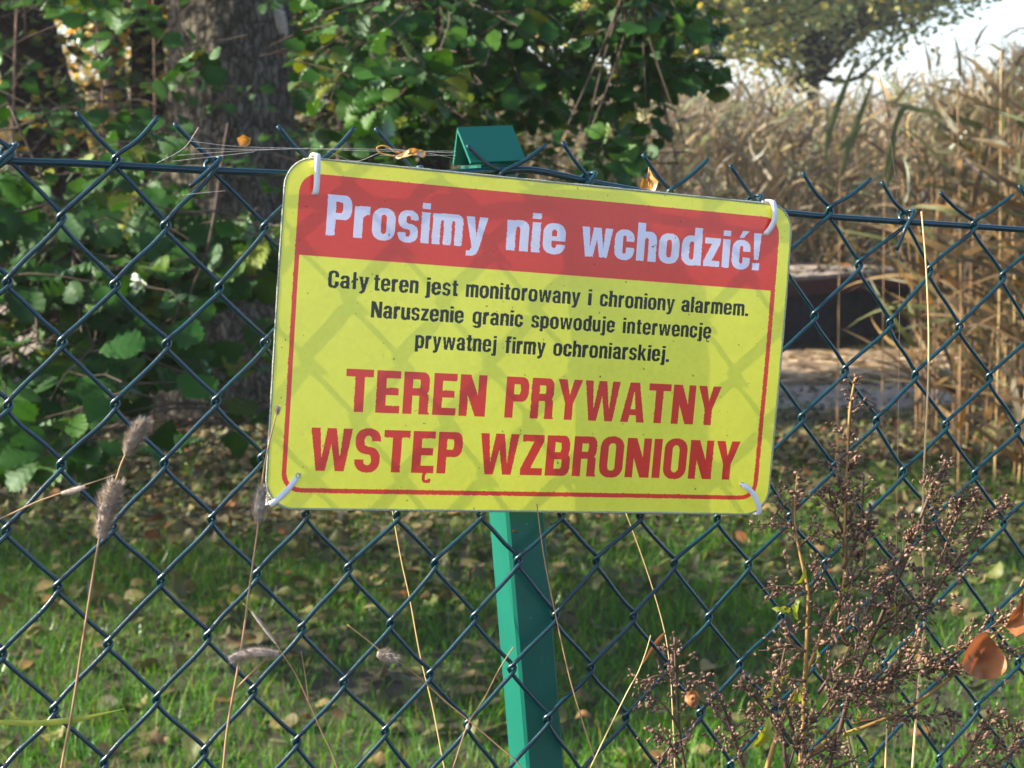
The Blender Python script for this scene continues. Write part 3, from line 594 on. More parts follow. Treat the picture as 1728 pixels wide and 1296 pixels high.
def quads_to_list(Fc): return [tuple(dict.fromkeys(map(int, f))) for f in Fc]
ALDER = leaf_proto(); ALDER_MID = leaf_proto(7, pleat=.035); SIMPLE = (leaf_simple()[0], np.array([(0, 3, 2, 1), (1, 2, 7, 4), (2, 3, 6, 7), (4, 7, 6, 5)]))
QUAD = leaf_quad()
def join(parts):
    V = []; Fc = []; n = 0
    for v, f in parts: V.append(v); Fc.append(f + n); n += len(v)
    return np.concatenate(V), np.concatenate(Fc)
def rdir(n, rng, zlo=-.6, zhi=.4):
    a = rng.uniform(0, 2 * math.pi, n); z = rng.uniform(zlo, zhi, n); r = np.sqrt(np.clip(1 - z * z, 0, 1)); return np.stack([r * np.cos(a), r * np.sin(a), z], 1)

def twig_cluster(rng, c, stems, tw, size, nleaf=8, length=.3, face=None, thick=.0022):
    """a twig near c with alternate leaves; joined to the nearest stem point"""
    d0 = rdir(1, rng, -.45, .25)[0]; base = c - d0 * length * .5; P = [base + d0 * length * t + np.array([0, 0, -.12 * length * t * t]) + rng.normal(0, .006, 3) for t in np.linspace(0, 1, 5)]
    if stems is not None and len(stems):
        q = stems[np.argmin(np.linalg.norm(stems - base, axis=1) + 0.0)]; dist = np.linalg.norm(q - base)
        if dist < .8: mid = (q + base) / 2 + rng.normal(0, .05 * dist + .01, 3); tw.tube(catmull([q, mid, base], 4), np.linspace(thick * 1.5, thick * .8, 9), 4, cap=False)
    tw.tube(P, np.linspace(thick, thick * .4, 5), 4, cap=False)
    pos = []; dr = []; nm = []; sc = []
    side = unit(np.cross(d0, [0, 0, 1]))
    for i in range(nleaf):
        t = (i + .6) / nleaf; p = P[0] + (P[-1] - P[0]) * t; sd = side * (1 if i % 2 else -1)
        dd = unit(sd * .9 + d0 * rng.uniform(.1, .8) + np.array([0, 0, rng.uniform(-.75, .05)]) + rng.normal(0, .25, 3))
        nn = np.array([0, -.55, .75]) + rng.normal(0, .40, 3)
        s_ = size * rng.uniform(.55, 1.15); pos.append(p + dd * s_ * .22); tw.tube([p, p + dd * s_ * .24], thick * .4, 3, cap=False); dr.append(dd); nm.append(nn); sc.append(s_)
    return pos, dr, nm, sc
def pix(p):
    d = p - CAM; z = d @ FW; return CX + (d @ RX) / z * F_PX, CY + (d @ DN) / z * F_PX
def foliage(rng, centers, stems, size, nleaf, length, proto, twigmb, thick=.0022, gaps=()):
    A = [[], [], [], []]
    for c in centers:
        for a, b_ in zip(A, twig_cluster(rng, c, stems, twigmb, size, nleaf, length, thick=thick)): a += b_
    A = [np.array(a) for a in A]
    if gaps:                                  # sparse places of the crown
        x, y = pix(A[0]); k = np.ones(len(x), bool); u = rng.uniform(0, 1, len(x))
        for (x0, x1, y0, y1, p) in gaps: k &= ~((x > x0) & (x < x1) & (y > y0) & (y < y1) & (u < p))
        A = [a[k] for a in A]
    n = len(A[0])
    return scatter(proto, A[0], A[1], A[2], A[3], zvar=rng.uniform(.3, 2.2, n), wvar=rng.uniform(.85, 1.12, n))
def trunk_mesh(mb, P, R, sides=40, seed=0, amp=.06, step=.08):
    """bark surface: ridged, with real relief"""
    C = catmull(P, 6); L = np.concatenate([[0], np.cumsum(np.linalg.norm(np.diff(C, axis=0), axis=1))]); n = max(8, int(L[-1] / step))
    s = np.linspace(0, L[-1], n); C = np.stack([np.interp(s, L, C[:, k]) for k in range(3)], 1); Rr = np.interp(s, np.linspace(0, L[-1], len(R)), R)
    th = np.arange(sides) * 2 * math.pi / sides; rg = np.random.default_rng(seed)
    ph = rg.uniform(0, 6.28, 12); V = []
    for i in range(n):
        z = s[i]; r = Rr[i] * (1 + amp * (.45 * np.sin(2 * th + ph[0] + z * .4) + .3 * np.sin(3 * th + ph[1] - z * .7)) + amp * .5 * np.abs(np.sin(th * 9 + ph[2] + 1.2 * np.sin(z * 3 + ph[3]) + .5 * np.sin(z * 11))) * rg.uniform(.7, 1.3, sides) + amp * .15 * rg.normal(0, 1, sides))
        V.append(np.stack([C[i, 0] + r * np.cos(th), C[i, 1] + r * np.sin(th), np.full(sides, C[i, 2])], 1))
    Fc = [(i * sides + j, i * sides + (j + 1) % sides, (i + 1) * sides + (j + 1) % sides, (i + 1) * sides + j) for i in range(n - 1) for j in range(sides)]
    mb.add(np.concatenate(V), Fc)
def wpt(px, py, d): return at(px, py, d)
def region_centers(rng, boxes):
    out = []
    for (x0, x1, y0, y1, d0, d1, n) in boxes:
        for _ in range(n): d = rng.uniform(d0, d1); out.append(at(rng.uniform(x0, x1), rng.uniform(y0, y1), d))
    return out

# ---- the big alder behind the sign: trunk, pruned scar, limbs, crown with a bough hanging over the scene
rng = np.random.default_rng(11)
bx, by = -1.45, 9.5
alder = empty('alder_tree', (bx, by, gz(bx, by)), 'thick grey barked alder with a pruned branch scar, nearest the sign on the left', 'tree')
tb = MB(); trunk_mesh(tb, [(bx + .02, by, -.35), (bx - .02, by, .5), (bx, by, 1.5), (bx + .03, by, 2.4), (bx + .05, by + .1, 5), (bx + .15, by + .2, 9)], [.40, .30, .265, .275, .22, .08], 64, 3, .10, .03)
trunk = tb.build('trunk', M['bark'], alder)
sb = MB(); ct = at(462, 22, 9.25); ang = np.linspace(0, 2 * math.pi, 15)[:-1]
sb.blob(at(466, 22, 9.19), [np.array([.05, -.02, -.01]), np.array([.01, .035, .0]), np.array([-.035, .0, .13])], 12, 8); sb.build('branch_scar', M['scar'], trunk)
col_ = MB(); col_.tube(catmull([at(466 + 26 * math.cos(a) - 10 * math.sin(a), 22 + 52 * math.sin(a), 9.19) for a in np.linspace(0, 2 * math.pi, 11)], 3), .012, 6, cap=False); col_.build('scar_collar', M['bark'], trunk)
limbs = [[(bx + .05, by, 3.4), (-.9, 8.2, 3.6), (-.4, 6.6, 3.1), (.05, 5.4, 2.45), (.35, 4.9, 1.95)],
         [(bx + .05, by, 3.0), (-.9, 8.4, 3.0), (-.55, 6.8, 2.6), (-.35, 5.6, 2.1), (-.2, 5.1, 1.8)],
         [(bx, by, 4.2), (-2.0, 7.8, 4.0), (-2.1, 6.4, 3.1), (-1.6, 5.6, 2.3)],
         [(bx, by, 5), (-3.2, 9, 6), (-4.6, 8.4, 6.4)], [(bx, by, 5.4), (-.6, 10.5, 6.6), (.3, 11.2, 7.4)], [(bx, by, 4.6), (-1.4, 7.6, 6.2), (-1.2, 6.2, 7)], [(bx, by, 6), (-2, 11, 7.5)]]
tips = []
for i, l in enumerate(limbs):
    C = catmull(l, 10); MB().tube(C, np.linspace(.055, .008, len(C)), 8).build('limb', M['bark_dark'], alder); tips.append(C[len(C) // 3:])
stems = np.concatenate(tips[:3])
tw = MB()
cen = region_centers(rng, [(500, 1120, -120, 130, 4.7, 6.2, 165), (620, 900, 100, 235, 4.7, 5.6, 34), (880, 1130, 90, 230, 4.9, 6.0, 22), (520, 640, 60, 300, 5.4, 6.6, 16),
                           (960, 1100, 215, 285, 4.6, 5.0, 6), (1090, 1190, 20, 165, 4.8, 5.4, 12), (1050, 1190, -60, 60, 4.8, 6, 14), (600, 760, 60, 170, 4.3, 4.7, 8)])
f1 = foliage(rng, cen, stems, .068, 9, .26, ALDER, tw, gaps=[(285, 500, -300, 340, .97), (890, 1010, 140, 270, .7), (1105, 1300, 200, 400, .95), (1225, 1500, -300, 400, 1), (480, 600, 120, 300, .35)])
cen = region_centers(rng, [(60, 300, -120, 110, 4.9, 6.4, 24), (120, 300, 150, 330, 5.0, 6.0, 13), (-300, 60, -100, 330, 5, 6.5, 22), (320, 350, 60, 75, 4.9, 5.2, 2)])
f2 = foliage(rng, cen, tips[2], .070, 8, .26, ALDER, tw, gaps=[(375, 500, -300, 340, 1), (300, 500, 110, 190, 1), (300, 500, -100, 35, 1), (95, 290, 30, 200, .8), (0, 110, 0, 280, .88)])
# upper crown, above the frame, which shades the ground
cc = []
for l in tips[3:]:
    for q in l[::2]:
        for _ in range(26): cc.append(q + rng.normal(0, .75, 3))
for _ in range(170): cc.append(np.array([rng.uniform(-4.2, -.6), rng.uniform(4.6, 10.5), rng.uniform(3.3, 5.6)]))
cc = np.array(cc); cc = cc[cc[:, 2] > 3.2]
n = len(cc); pp = np.repeat(cc, 10, 0) + rng.normal(0, .16, (n * 10, 3)); f3 = scatter(SIMPLE, pp, rdir(len(pp), rng), rng.normal(0, .5, pp.shape) + [0, 0, .9], rng.uniform(.06, .1, len(pp)))
V, Fc = join([f1, f2, f3]); mesh_obj('crown', V, Fc, M['leaf'], alder, smooth=False)
tw.build('twigs', M['twig'], alder)

# ---- dark leaning trunk at the left edge
l0 = at(25, 0, 11.5); l1 = at(95, 270, 11.3); l2 = at(165, 740, 11); g2 = l2 + (l2 - l1) * .25
dt = empty('leaning_tree', (g2[0], g2[1], float(gz(g2[0], g2[1]))), 'dark trunked tree leaning left at the left edge of the wood', 'tree')
tb = MB(); trunk_mesh(tb, [g2 + (0, 0, -.2), l2, l1, l0, l0 + (l0 - l1) * 2, l0 + (l0 - l1) * 5], [.25, .21, .19, .185, .16, .06], 44, 5, .12, .05); tb.build('trunk', M['bark_dark'], dt)
pp = l0 + (l0 - l1) * 4 + rng.normal(0, 1, (5000, 3)) * [1.6, 1.4, 1.3]; v, f = scatter(SIMPLE, pp, rdir(len(pp), rng), rng.normal(0, .5, pp.shape) + [0, 0, .9], rng.uniform(.06, .1, len(pp))); mesh_obj('crown', v, f, M['leaf_far'], dt, smooth=False)

# ---- alder shrub on the left with the big glossy leaves
rng = np.random.default_rng(21)
sh = empty('alder_shrub', (-2.2, 7.9, 0), 'leafy alder shrub with large pleated glossy green leaves behind the left of the fence', 'shrub')
st = [catmull([(-2.2, 7.9, -.1), (-1.6, 6.0, .55), (-1.15, 4.9, 1.0), (-1.3, 4.8, 1.5)], 8), catmull([(-2.1, 8.0, -.1), (-1.3, 6.0, .6), (-.85, 4.9, 1.0), (-.75, 4.9, 1.45)], 8), catmull([(-2.3, 8.0, -.1), (-1.8, 6.1, .7), (-1.45, 5.0, 1.2)], 8), catmull([(-2.15, 7.9, -.05), (-1.4, 6.0, .45), (-.66, 4.7, .7)], 8)]
for s_ in st: MB().tube(s_, np.linspace(.011, .003, len(s_)), 6).build('stem', M['twig'], sh)
tw = MB()
cen = region_centers(rng, [(-260, 330, 290, 470, 4.4, 5.6, 62), (-260, 200, 440, 780, 4.3, 5.2, 46), (110, 460, 360, 480, 4.8, 5.8, 30), (170, 330, 450, 640, 4.4, 5.2, 26), (330, 460, 420, 760, 4.6, 5.2, 15), (-60, 200, 560, 760, 4.1, 4.5, 12)])
v, f = foliage(rng, cen, np.concatenate(st), .102, 6, .25, leaf_proto(13, wid=.43, curl=.12, pleat=.06, serr=.09, droop=.25), tw, gaps=[(290, 500, 150, 330, .97), (330, 450, 490, 760, .6), (250, 420, 640, 800, .85), (0, 150, 515, 600, .6), (-400, 500, 800, 1300, 1), (462, 900, 0, 1300, 1)]); mesh_obj('foliage', v, f, M['leaf'], sh, smooth=False); tw.build('twigs', M['twig'], sh)

# ---- thin upright saplings between the trunks
def sapling(P, label, nbr, seed, r=.012):
    rg = np.random.default_rng(seed); P = [np.array(p) for p in P]
    e = empty('sapling', (P[0][0], P[0][1], float(gz(P[0][0], P[0][1]))), label, 'sapling'); C = catmull(P, 8)
    MB().tube(C, np.linspace(r, r * .3, len(C)), 6).build('stem', M['sapstem'], e); mb = MB(); cs = []
    for i in range(nbr):
        q = C[rg.integers(len(C) // 5, len(C))]; d = rdir(1, rg, -.1, .6)[0]; ln_ = rg.uniform(.3, .9); B = catmull([q, q + d * ln_ * .5 + rg.normal(0, .03, 3), q + d * ln_ + rg.normal(0, .05, 3)], 4); mb.tube(B, np.linspace(r * .35, .0015, len(B)), 4, cap=False); cs.append(B[-1]); cs.append(B[-3])
    mb.build('branches', M['twig'], e); tw_ = MB(); v, f = foliage(rg, cs, None, .06, 6, .22, ALDER_MID, tw_); mesh_obj('foliage', v, f, M['leaf'], e, smooth=False); tw_.build('twigs', M['twig'], e)
def gp(px, d, top): 
    p = at(px, 648, d); return [(p[0], p[1], float(gz(p[0], p[1])) - .05), (p[0] + .02, p[1], .9), (p[0] + .05, p[1] + .02, 1.7), (p[0] + .09 * top, p[1], 3.2)]
sapling(gp(560, 7.6, 1), 'slim upright sapling with sunlit reddish stem just right of the grey alder trunk', 26, 1)
sapling(gp(165, 8.0, -1), 'slim sapling between the dark leaning trunk and the grey alder', 18, 2, .011)
sapling(gp(20, 7.4, 2), 'thin pale stemmed sapling at the left edge of the photo', 16, 3, .010)
sapling(gp(640, 9.5, -1.5), 'slender sapling behind the hanging leaves above the sign', 26, 4, .012)
sapling(gp(255, 9.0, .6), 'thin sapling in front of the golden gap left of the grey alder', 14, 5, .009)

# ---- woodland trees (three builds, then copies)
def wood_tree(seed, loc, mat, label, group='woodland trees behind the alder', h=5.6, r=.10, nl=3600, low=.6, spread=1.5, ls=(.06, .10)):
    rg = np.random.default_rng(seed); e = empty('broadleaf_tree', loc, label, 'tree', group); x, y, z = loc
    tb = MB(); P = [(x, y, z - .2), (x + rg.normal(0, .08), y, z + h * .3), (x + rg.normal(0, .2), y, z + h * .65), (x + rg.normal(0, .3), y, z + h)]; trunk_mesh(tb, P, [r * 1.25, r, r * .7, r * .15], 16, seed, .1, .25); tb.build('trunk', M['bark_dark'], e)
    C = catmull(P, 8); lm = MB(); cl = []
    for i in range(46):
        q = C[rg.integers(3, len(C))]; zz = (q[2] - z) / h; d = rdir(1, rg, -.15, .45)[0]; ln_ = spread * rg.uniform(.4, 1.1) * (1.1 - .6 * zz); B = catmull([q, q + d * ln_ * .5 + (0, 0, .05), q + d * ln_ + (0, 0, -.1)], 3); lm.tube(B, np.linspace(.02, .004, len(B)), 4, cap=False)
        for t in range(2, len(B)): cl.append(B[t])
    lm.build('limbs', M['bark_dark'], e); cl = np.array(cl); cl = cl[cl[:, 2] > z + low]
    k = rg.integers(0, len(cl), nl); pp = cl[k] + rg.normal(0, .20, (nl, 3)) * [1, 1, .7]; v, f = scatter(SIMPLE, pp, rdir(nl, rg), rg.normal(0, .55, pp.shape) + [0, -.2, .8], rg.uniform(*ls, nl)); mesh_obj('crown', v, f, mat, e, smooth=False); return e
def copy_tree(o, loc, rz, sc, label):
    r = o.copy(); COL.objects.link(r); r.location = loc; r.rotation_euler = (0, 0, rz); r.scale = (sc, sc, sc); r['label'] = label
    for ch in list(o.children):
        c = ch.copy(); COL.objects.link(c); c.parent = r
    return r
GRP_L = 'slim broadleaf tree of the shaded wood, its trunk half hidden among leaves'
t1 = wood_tree(31, (-6.1, 11.9, -.1), M['leaf_far'], GRP_L); t2 = wood_tree(32, (-.9, 11.4, -.1), M['leaf_far'], GRP_L, low=.9); t3 = wood_tree(33, (-3.5, 16.4, -.1), M['leaf_gold'], GRP_L, nl=3000)
spots = [(-5.4, 11.3), (-4.5, 10.6), (-6.8, 11.2), (-1.7, 10.9), (-2.2, 11.3), (-.4, 11.0), (-5.2, 9.9), (-9.5, 17), (-10, 20), (-11, 11)]
for i, (x, y) in enumerate(spots):
    src = (t1, t2, t1, t3)[i % 4] if y < 17.5 else (t3, t1, t3, t2)[i % 4]
    copy_tree(src, (x, y, -.12), i * 1.9, .85 + .35 * ((i * 7) % 5) / 5, GRP_L)
# trees standing left of the view, whose crowns shade the bank
GL2 = 'broadleaf tree beyond the left edge whose crown shades the bank'
for i, (x, y) in enumerate([(-4.6, 7.6), (-6.2, 5.6), (-7.4, 8.6), (-9.2, 6.6), (-4.9, 9.6)]):
    c_ = copy_tree((t1, t2)[i % 2], (x, y, 0), i * 1.3 + .4, .8, GL2); c_['group'] = 'trees left of the view'
# low undergrowth behind the trunks
rng = np.random.default_rng(41)
n = 15000; pp = np.stack([rng.uniform(-12, .3, n), rng.uniform(10.8, 24, n), rng.uniform(-.1, 1.5, n) ** 1.0], 1); pp[:, 2] -= .1
keep = ((pp[:, 1] < 12.1) | (pp[:, 1] > 16) | (pp[:, 0] < -9)) & ((pp[:, 1] < 16) | (pp[:, 0] < -8.5)) & ((np.sin(pp[:, 0] * 2.3) + np.sin(pp[:, 1] * 1.9 + 1) + np.sin(pp[:, 0] * .9 + pp[:, 1] * 1.3)) > -.4); pp = pp[keep]; n = len(pp)
v, f = scatter(SIMPLE, pp, rdir(n, rng), rng.normal(0, .6, pp.shape) + [0, -.3, .7], rng.uniform(.05, .10, n)); tag(mesh_obj('undergrowth', v, f, M['leaf_far'], smooth=False), 'tangled leafy undergrowth covering the floor of the wood', 'undergrowth', kind='stuff')
n = 60000; pp = np.stack([rng.uniform(-60, 1, n), rng.uniform(45, 60, n), rng.uniform(0, 1, n) * 8], 1); v, f = scatter(QUAD, pp, rdir(n, rng), rng.normal(0, .7, pp.shape) + [0, -.4, .6], rng.uniform(.14, .30, n))
tag(mesh_obj('far_wood', v, f, M['leaf_gold'], smooth=False), 'far off sunlit yellow and green wood behind the trees', 'wood', kind='stuff')

# ---- pale trees over the reeds, upper right
def big_tree(name, loc, label, rad, cz, nl, ls, mat, seed, hz=None):
    rg = np.random.default_rng(seed); e = empty(name, loc, label, 'tree'); x, y, z = loc; tb = MB(); trunk_mesh(tb, [(x, y, z - .5), (x + .1, y, z + cz * .5), (x, y, z + cz), (x + .3, y, z + cz + rad * .8)], [.16, .13, .10, .04], 20, seed, .08, .3); tb.build('trunk', M['bark_dark'], e)
    lm = MB(); cl = []
    for i in range(110):
        d = rdir(1, rg, -.55, .95)[0]; q = np.array([x, y, z + cz * rg.uniform(.55, 1.1)]); tip = np.array([x, y, z + cz]) + d * np.array([rad, rad, hz or rad]) * rg.uniform(.55, 1.0); B = catmull([q, (q + tip) / 2 + rg.normal(0, .35, 3), tip], 4); lm.tube(B, np.linspace(.07, .012, len(B)), 5, cap=False)
        for t in range(4, len(B)): cl.append(B[t])
    lm.build('limbs', M['bark_dark'], e); cl = np.array(cl); k = rg.integers(0, len(cl), nl); pp = cl[k] + rg.normal(0, .36, (nl, 3)) * [1, 1, .5]; v, f = scatter(SIMPLE, pp, rdir(nl, rg), rg.normal(0, .6, pp.shape) + [0, 0, .8], rg.uniform(*ls, nl)); mesh_obj('crown', v, f, mat, e, smooth=False)
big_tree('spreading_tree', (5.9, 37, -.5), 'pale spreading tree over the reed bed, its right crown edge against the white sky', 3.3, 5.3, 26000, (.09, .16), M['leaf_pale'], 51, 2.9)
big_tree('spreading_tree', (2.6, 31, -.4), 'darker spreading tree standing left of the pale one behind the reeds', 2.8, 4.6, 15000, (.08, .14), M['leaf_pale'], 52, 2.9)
n = 30000; rng = np.random.default_rng(55); xx = rng.uniform(-60, 240, n); hh = 5.5 + 2.2 * np.sin(xx * .12) + 1.3 * np.sin(xx * .37 + 1); pp = np.stack([xx, rng.uniform(200, 225, n), rng.uniform(0, 1, n) ** .7 * hh], 1)
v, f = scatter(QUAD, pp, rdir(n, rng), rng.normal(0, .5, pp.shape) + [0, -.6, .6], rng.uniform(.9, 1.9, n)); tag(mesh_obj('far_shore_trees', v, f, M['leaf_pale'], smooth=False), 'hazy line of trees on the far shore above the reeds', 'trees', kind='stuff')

# ---- reed bed
REED_STEM = (np.array([(-.5, 0, 0), (.5, 0, 0), (.35, 1, 0), (-.35, 1, 0)]), np.array([(0, 1, 2, 3)]))
REEDB = blade_proto(3, .042, .9); REEDB2 = blade_proto(3, .03, .4)
def reed_mass(rng, base, h, nb, bl=(.22, .5), stem_w=.007):
    n = len(base); parts = []; lean = rng.normal(0, .07, (n, 3)) + [.04, 0, 0]; lean[:, 2] = 1; L_ = lean / np.linalg.norm(lean, axis=1)[:, None]
    parts.append(scatter((REED_STEM[0] * [1, 1, 1], REED_STEM[1]), base, L_, np.tile([0, -1.0, 0.1], (n, 1)), h, wvar=stem_w / h))
    k = np.repeat(np.arange(n), nb); m_ = len(k); t = rng.uniform(.25, .98, m_); pos = base[k] + L_[k] * (h[k] * t)[:, None]; d = rdir(m_, rng, .45, .97); d[:, 0] += .25
    parts.append(scatter(REEDB, pos, d, rng.normal(0, .5, (m_, 3)) + [0, -.5, .5], rng.uniform(*bl, m_), zvar=rng.uniform(.1, 1.6, m_)))
    # feathery plume
    k = np.repeat(np.arange(n)[rng.uniform(0, 1, n) < .45], 9); m_ = len(k); pos = base[k] + L_[k] * (h[k] * rng.uniform(.93, 1.03, m_))[:, None]; d = rdir(m_, rng, -.5, .8); d[:, 0] += .6
    parts.append(scatter(REEDB2, pos, d, rng.normal(0, .5, (m_, 3)) + [0, -.6, .3], rng.uniform(.06, .14, m_)))
    return join(parts)
rng = np.random.default_rng(61)
n = 6600; y = 17.8 + 24 * rng.uniform(0, 1, n) ** 1.7; x = rng.uniform(0, 1, n) * (14 + y * .55) - 8.5; base = np.stack([x, y, np.full(n, -.6)], 1)
v, f = reed_mass(rng, base, rng.uniform(2.0, 2.8, n) + .25 * np.sin(x * 1.3), 12, (.25, .55)); tag(mesh_obj('reed_bed', v, f, M['reed_far'], smooth=False), 'wide bed of dry golden reeds standing in the lake behind the jetty', 'reeds', kind='stuff')
n = 2600; base = np.stack([rng.uniform(3.9, 12, n), 12 + rng.uniform(0, 1, n) * 6.5, np.full(n, -.5)], 1); v, f = reed_mass(rng, base, rng.uniform(2.0, 2.9, n), 9)
tag(mesh_obj('reed_bank', v, f, M['reed'], smooth=False), 'dense brown reeds along the right bank beside the jetty', 'reeds', kind='stuff')
# single reeds in the near clump on the right
REEDM = [leafmat('reed_blade', [(0, c), (1, tuple(x * 1.1 for x in c))], .35, .5, .05, tcol=(1.2, .9, .5)) for c in ((.075, .045, .018), (.15, .088, .030), (.11, .075, .035), (.09, .105, .03), (.22, .135, .045))]
def near_reed(i, rng, px, d, h, label, group):
    p = at(px, 700, d); bz = float(gz(p[0], p[1])); e = empty('reed', (p[0], p[1], bz), label, 'reed', group); ln_ = rng.normal(0, .05) * h; P = catmull([(p[0], p[1], bz - .05), (p[0] + ln_ * .3, p[1], bz + h * .5), (p[0] + ln_, p[1] + .02, bz + h)], 5)
    MB().tube(P, np.linspace(.0042, .002, len(P)), 5).build('stem', M['stalk'] if i % 7 else M['straw'], e)
    m_ = 11; t = rng.uniform(.15, .99, m_); idx = (t * (len(P) - 1)).astype(int); d_ = rdir(m_, rng, .25, .95); d_[:, 0] -= .15
    nm_ = rng.normal(0, .5, (m_, 3)) + [0, -.7, .4]
    for j in range(m_): v, f = scatter(blade_proto(6, .029, .9), P[idx[j:j + 1]], d_[j:j + 1], nm_[j:j + 1], rng.uniform(.25, .55), zvar=rng.uniform(.1, 1.9, 1)); mesh_obj('blade', v, f, REEDM[rng.integers(0, 5)], e, smooth=False)
rng = np.random.default_rng(62)
for i in range(115):
    q = rng.uniform(0, 1) ** .7; near_reed(i, rng, 1535 + 400 * q, rng.uniform(7.2, 11.5), rng.uniform(1.1, 1.62) + .42 * q, 'tall dry reed in the dense golden clump at the right edge', 'reeds in the clump on the right')
# reed litter
n = 9000; x = rng.uniform(.2, 7, n); y = 12.3 + rng.beta(1.3, 1.2, n) * 2.8; base = np.stack([x, y, gz(x, y) + rng.uniform(.01, .08, n)], 1); d = rdir(n, rng, -.05, .10); d[:, 0] += 1.0 * np.sign(d[:, 0])
v, f = scatter(REEDB2, base, d, rng.normal(0, .3, (n, 3)) + [0, 0, 1], rng.uniform(.25, .6, n)); tag(mesh_obj('reed_litter', v, f, M['reed_mat'], smooth=False), 'pale mat of broken reed straw washed up along the water edge', 'straw', kind='stuff')

# ---- jetty
jd = unit([1.24, 1.05, 0]); jn = np.array([-jd[1], jd[0], 0]); j0 = np.array([(1335 - 864) / 3100 * 16.2, 16.2, .22]) - jd * 2.2; JL = 2.2 + 1.72
jet = empty('jetty', (j0[0], j0[1], -.36), 'low wooden jetty with a red brown edge board over dark water, right of the sign', 'jetty')
dk = MB(); nb = 26
for k in range(nb):
    a = JL * k / nb; q = j0 + jd * (a + .006) + np.array([0, 0, .003 * math.sin(k * 2.1)]); dk.prism([q, q + jd * (JL / nb - .012), q + jd * (JL / nb - .012) + jn * 2.2, q + jn * 2.2], np.array([0, 0, -.035]))
dk.build('deck', M['deck'], jet, smooth=False)
q = j0 - jn * .03 + np.array([0, 0, -.038]); MB().prism([q, q + jd * JL, q + jd * JL + jn * .03, q + jn * .03], np.array([0, 0, -.13])).build('edge_board', M['redwood'], jet, smooth=False)
for k in range(15):  # dark boards stand in for the shade and black posts below the deck
    q = j0 + jn * .02 + jd * (.02 + k * JL / 15) + np.array([0, 0, -.172]); MB().prism([q, q + jd * (JL / 15 - .02), q + jd * (JL / 15 - .02) + jn * .04, q + jn * .04], np.array([0, 0, -.6])).build('shade_board', M['deck_shade'], jet, smooth=False)

# ---- lawn and leaf litter
rng = np.random.default_rng(71)
def patch(x, y): return np.sin(x * 1.7 + .6 * np.sin(y * 2.1)) * .5 + np.sin(y * 2.3 + x * .9 + 2) * .5 + .4 * np.sin(x * 4.1 - y * 3.3)
def grass_at(n, x0, x1, y0, y1, hs, keepf):
    x = rng.uniform(x0, x1, n); y = rng.uniform(y0, y1, n); k = keepf(x, y); x = x[k]; y = y[k]; m_ = len(x)
    d = rng.normal(0, .38, (m_, 3)); d[:, 2] = 1; h = rng.uniform(*hs, m_) * (1 + .35 * patch(x * 2, y * 2)); a = rng.uniform(0, 6.28, m_); nm = np.stack([np.cos(a), np.sin(a), np.full(m_, .2)], 1)
    return scatter(blade_proto(3, .028, .8), np.stack([x, y, gz(x, y) - .005], 1), d, nm, h, zvar=rng.uniform(0, 1.8, m_), wvar=.075 / h * .85)
def soilpatch(x, y): return ((x + .36) / .17) ** 2 + ((y - 4.62) / .13) ** 2 < 1
g1 = grass_at(120000, -2.6, 3.4, 3.2, 8.8, (.035, .092), lambda x, y: (rng.uniform(0, 1, len(x)) < np.clip(1.05 - (y - 5.6) / 2.6 + .45 * patch(x, y), .06, 1)) & ~(soilpatch(x, y) & (rng.uniform(0, 1, len(x)) < .9)) )
g2 = grass_at(48000, -7, 9, -.3, 9.5, (.06, .14), lambda x, y: ~((x > -2.6) & (x < 3.4) & (y > 3.2)))
g3 = grass_at(7000, -.2, 3.6, 8.5, 11.2, (.03, .08), lambda x, y: patch(x, y) > .1)
v, f = join([g1, g2, g3]); tag(mesh_obj('grass', v, f, M['grass'], smooth=False), 'short green grass behind the fence strewn with fallen leaves', 'grass', kind='stuff')
LITL = leaf_proto(5, .40, .3, .0, .08, .5)
def litter(n, x0, x1, y0, y1, keepf, s=(.035, .072), lift=(.004, .03)):
    x = rng.uniform(x0, x1, n); y = rng.uniform(y0, y1, n); k = keepf(x, y); x = x[k]; y = y[k]; m_ = len(x); a = rng.uniform(0, 6.28, m_)
    d = np.stack([np.cos(a), np.sin(a), rng.normal(0, .25, m_)], 1); nm = rng.normal(0, .35, (m_, 3)) + [0, 0, 1]; return scatter(LITL, np.stack([x, y, gz(x, y) + rng.uniform(*lift, m_)], 1), d, nm, rng.uniform(*s, m_), zvar=rng.uniform(-1.6, 1.6, m_))
l0_ = litter(13000, -3.4, 3.4, 6.2, 10.4, lambda x, y: rng.uniform(0, 1, len(x)) < np.clip((y - 6.0) / 1.6, .1, 1), s=(.026, .052))
l1_ = litter(17000, -3.2, 3.6, 3.4, 10.0, lambda x, y: rng.uniform(0, 1, len(x)) < np.clip(.20 + (y - 5.2) / 2.6 - .25 * patch(x, y), .20, .95))
l2_ = litter(9000, -9, 9, -.3, 13, lambda x, y: ~((x > -3.2) & (x < 3.6) & (y > 3.4) & (y < 10)) & ~((x > 0) & (y > 9.5)))
l3_ = litter(1100, .2, 4, 9.6, 13, lambda x, y: x > -9, s=(.03, .055), lift=(.002, .012))
nd = 420; a_ = rng.uniform(0, JL, nd); b_ = rng.uniform(0, 2.1, nd); pd = j0 + jd * a_[:, None] + jn * b_[:, None] + np.array([0, 0, .008]); ad = rng.uniform(0, 6.28, nd)
l4_ = scatter(LITL, pd, np.stack([np.cos(ad), np.sin(ad), rng.normal(0, .2, nd)], 1), rng.normal(0, .3, (nd, 3)) + [0, 0, 1], rng.uniform(.04, .09, nd), zvar=rng.uniform(-1.5, 1.5, nd))
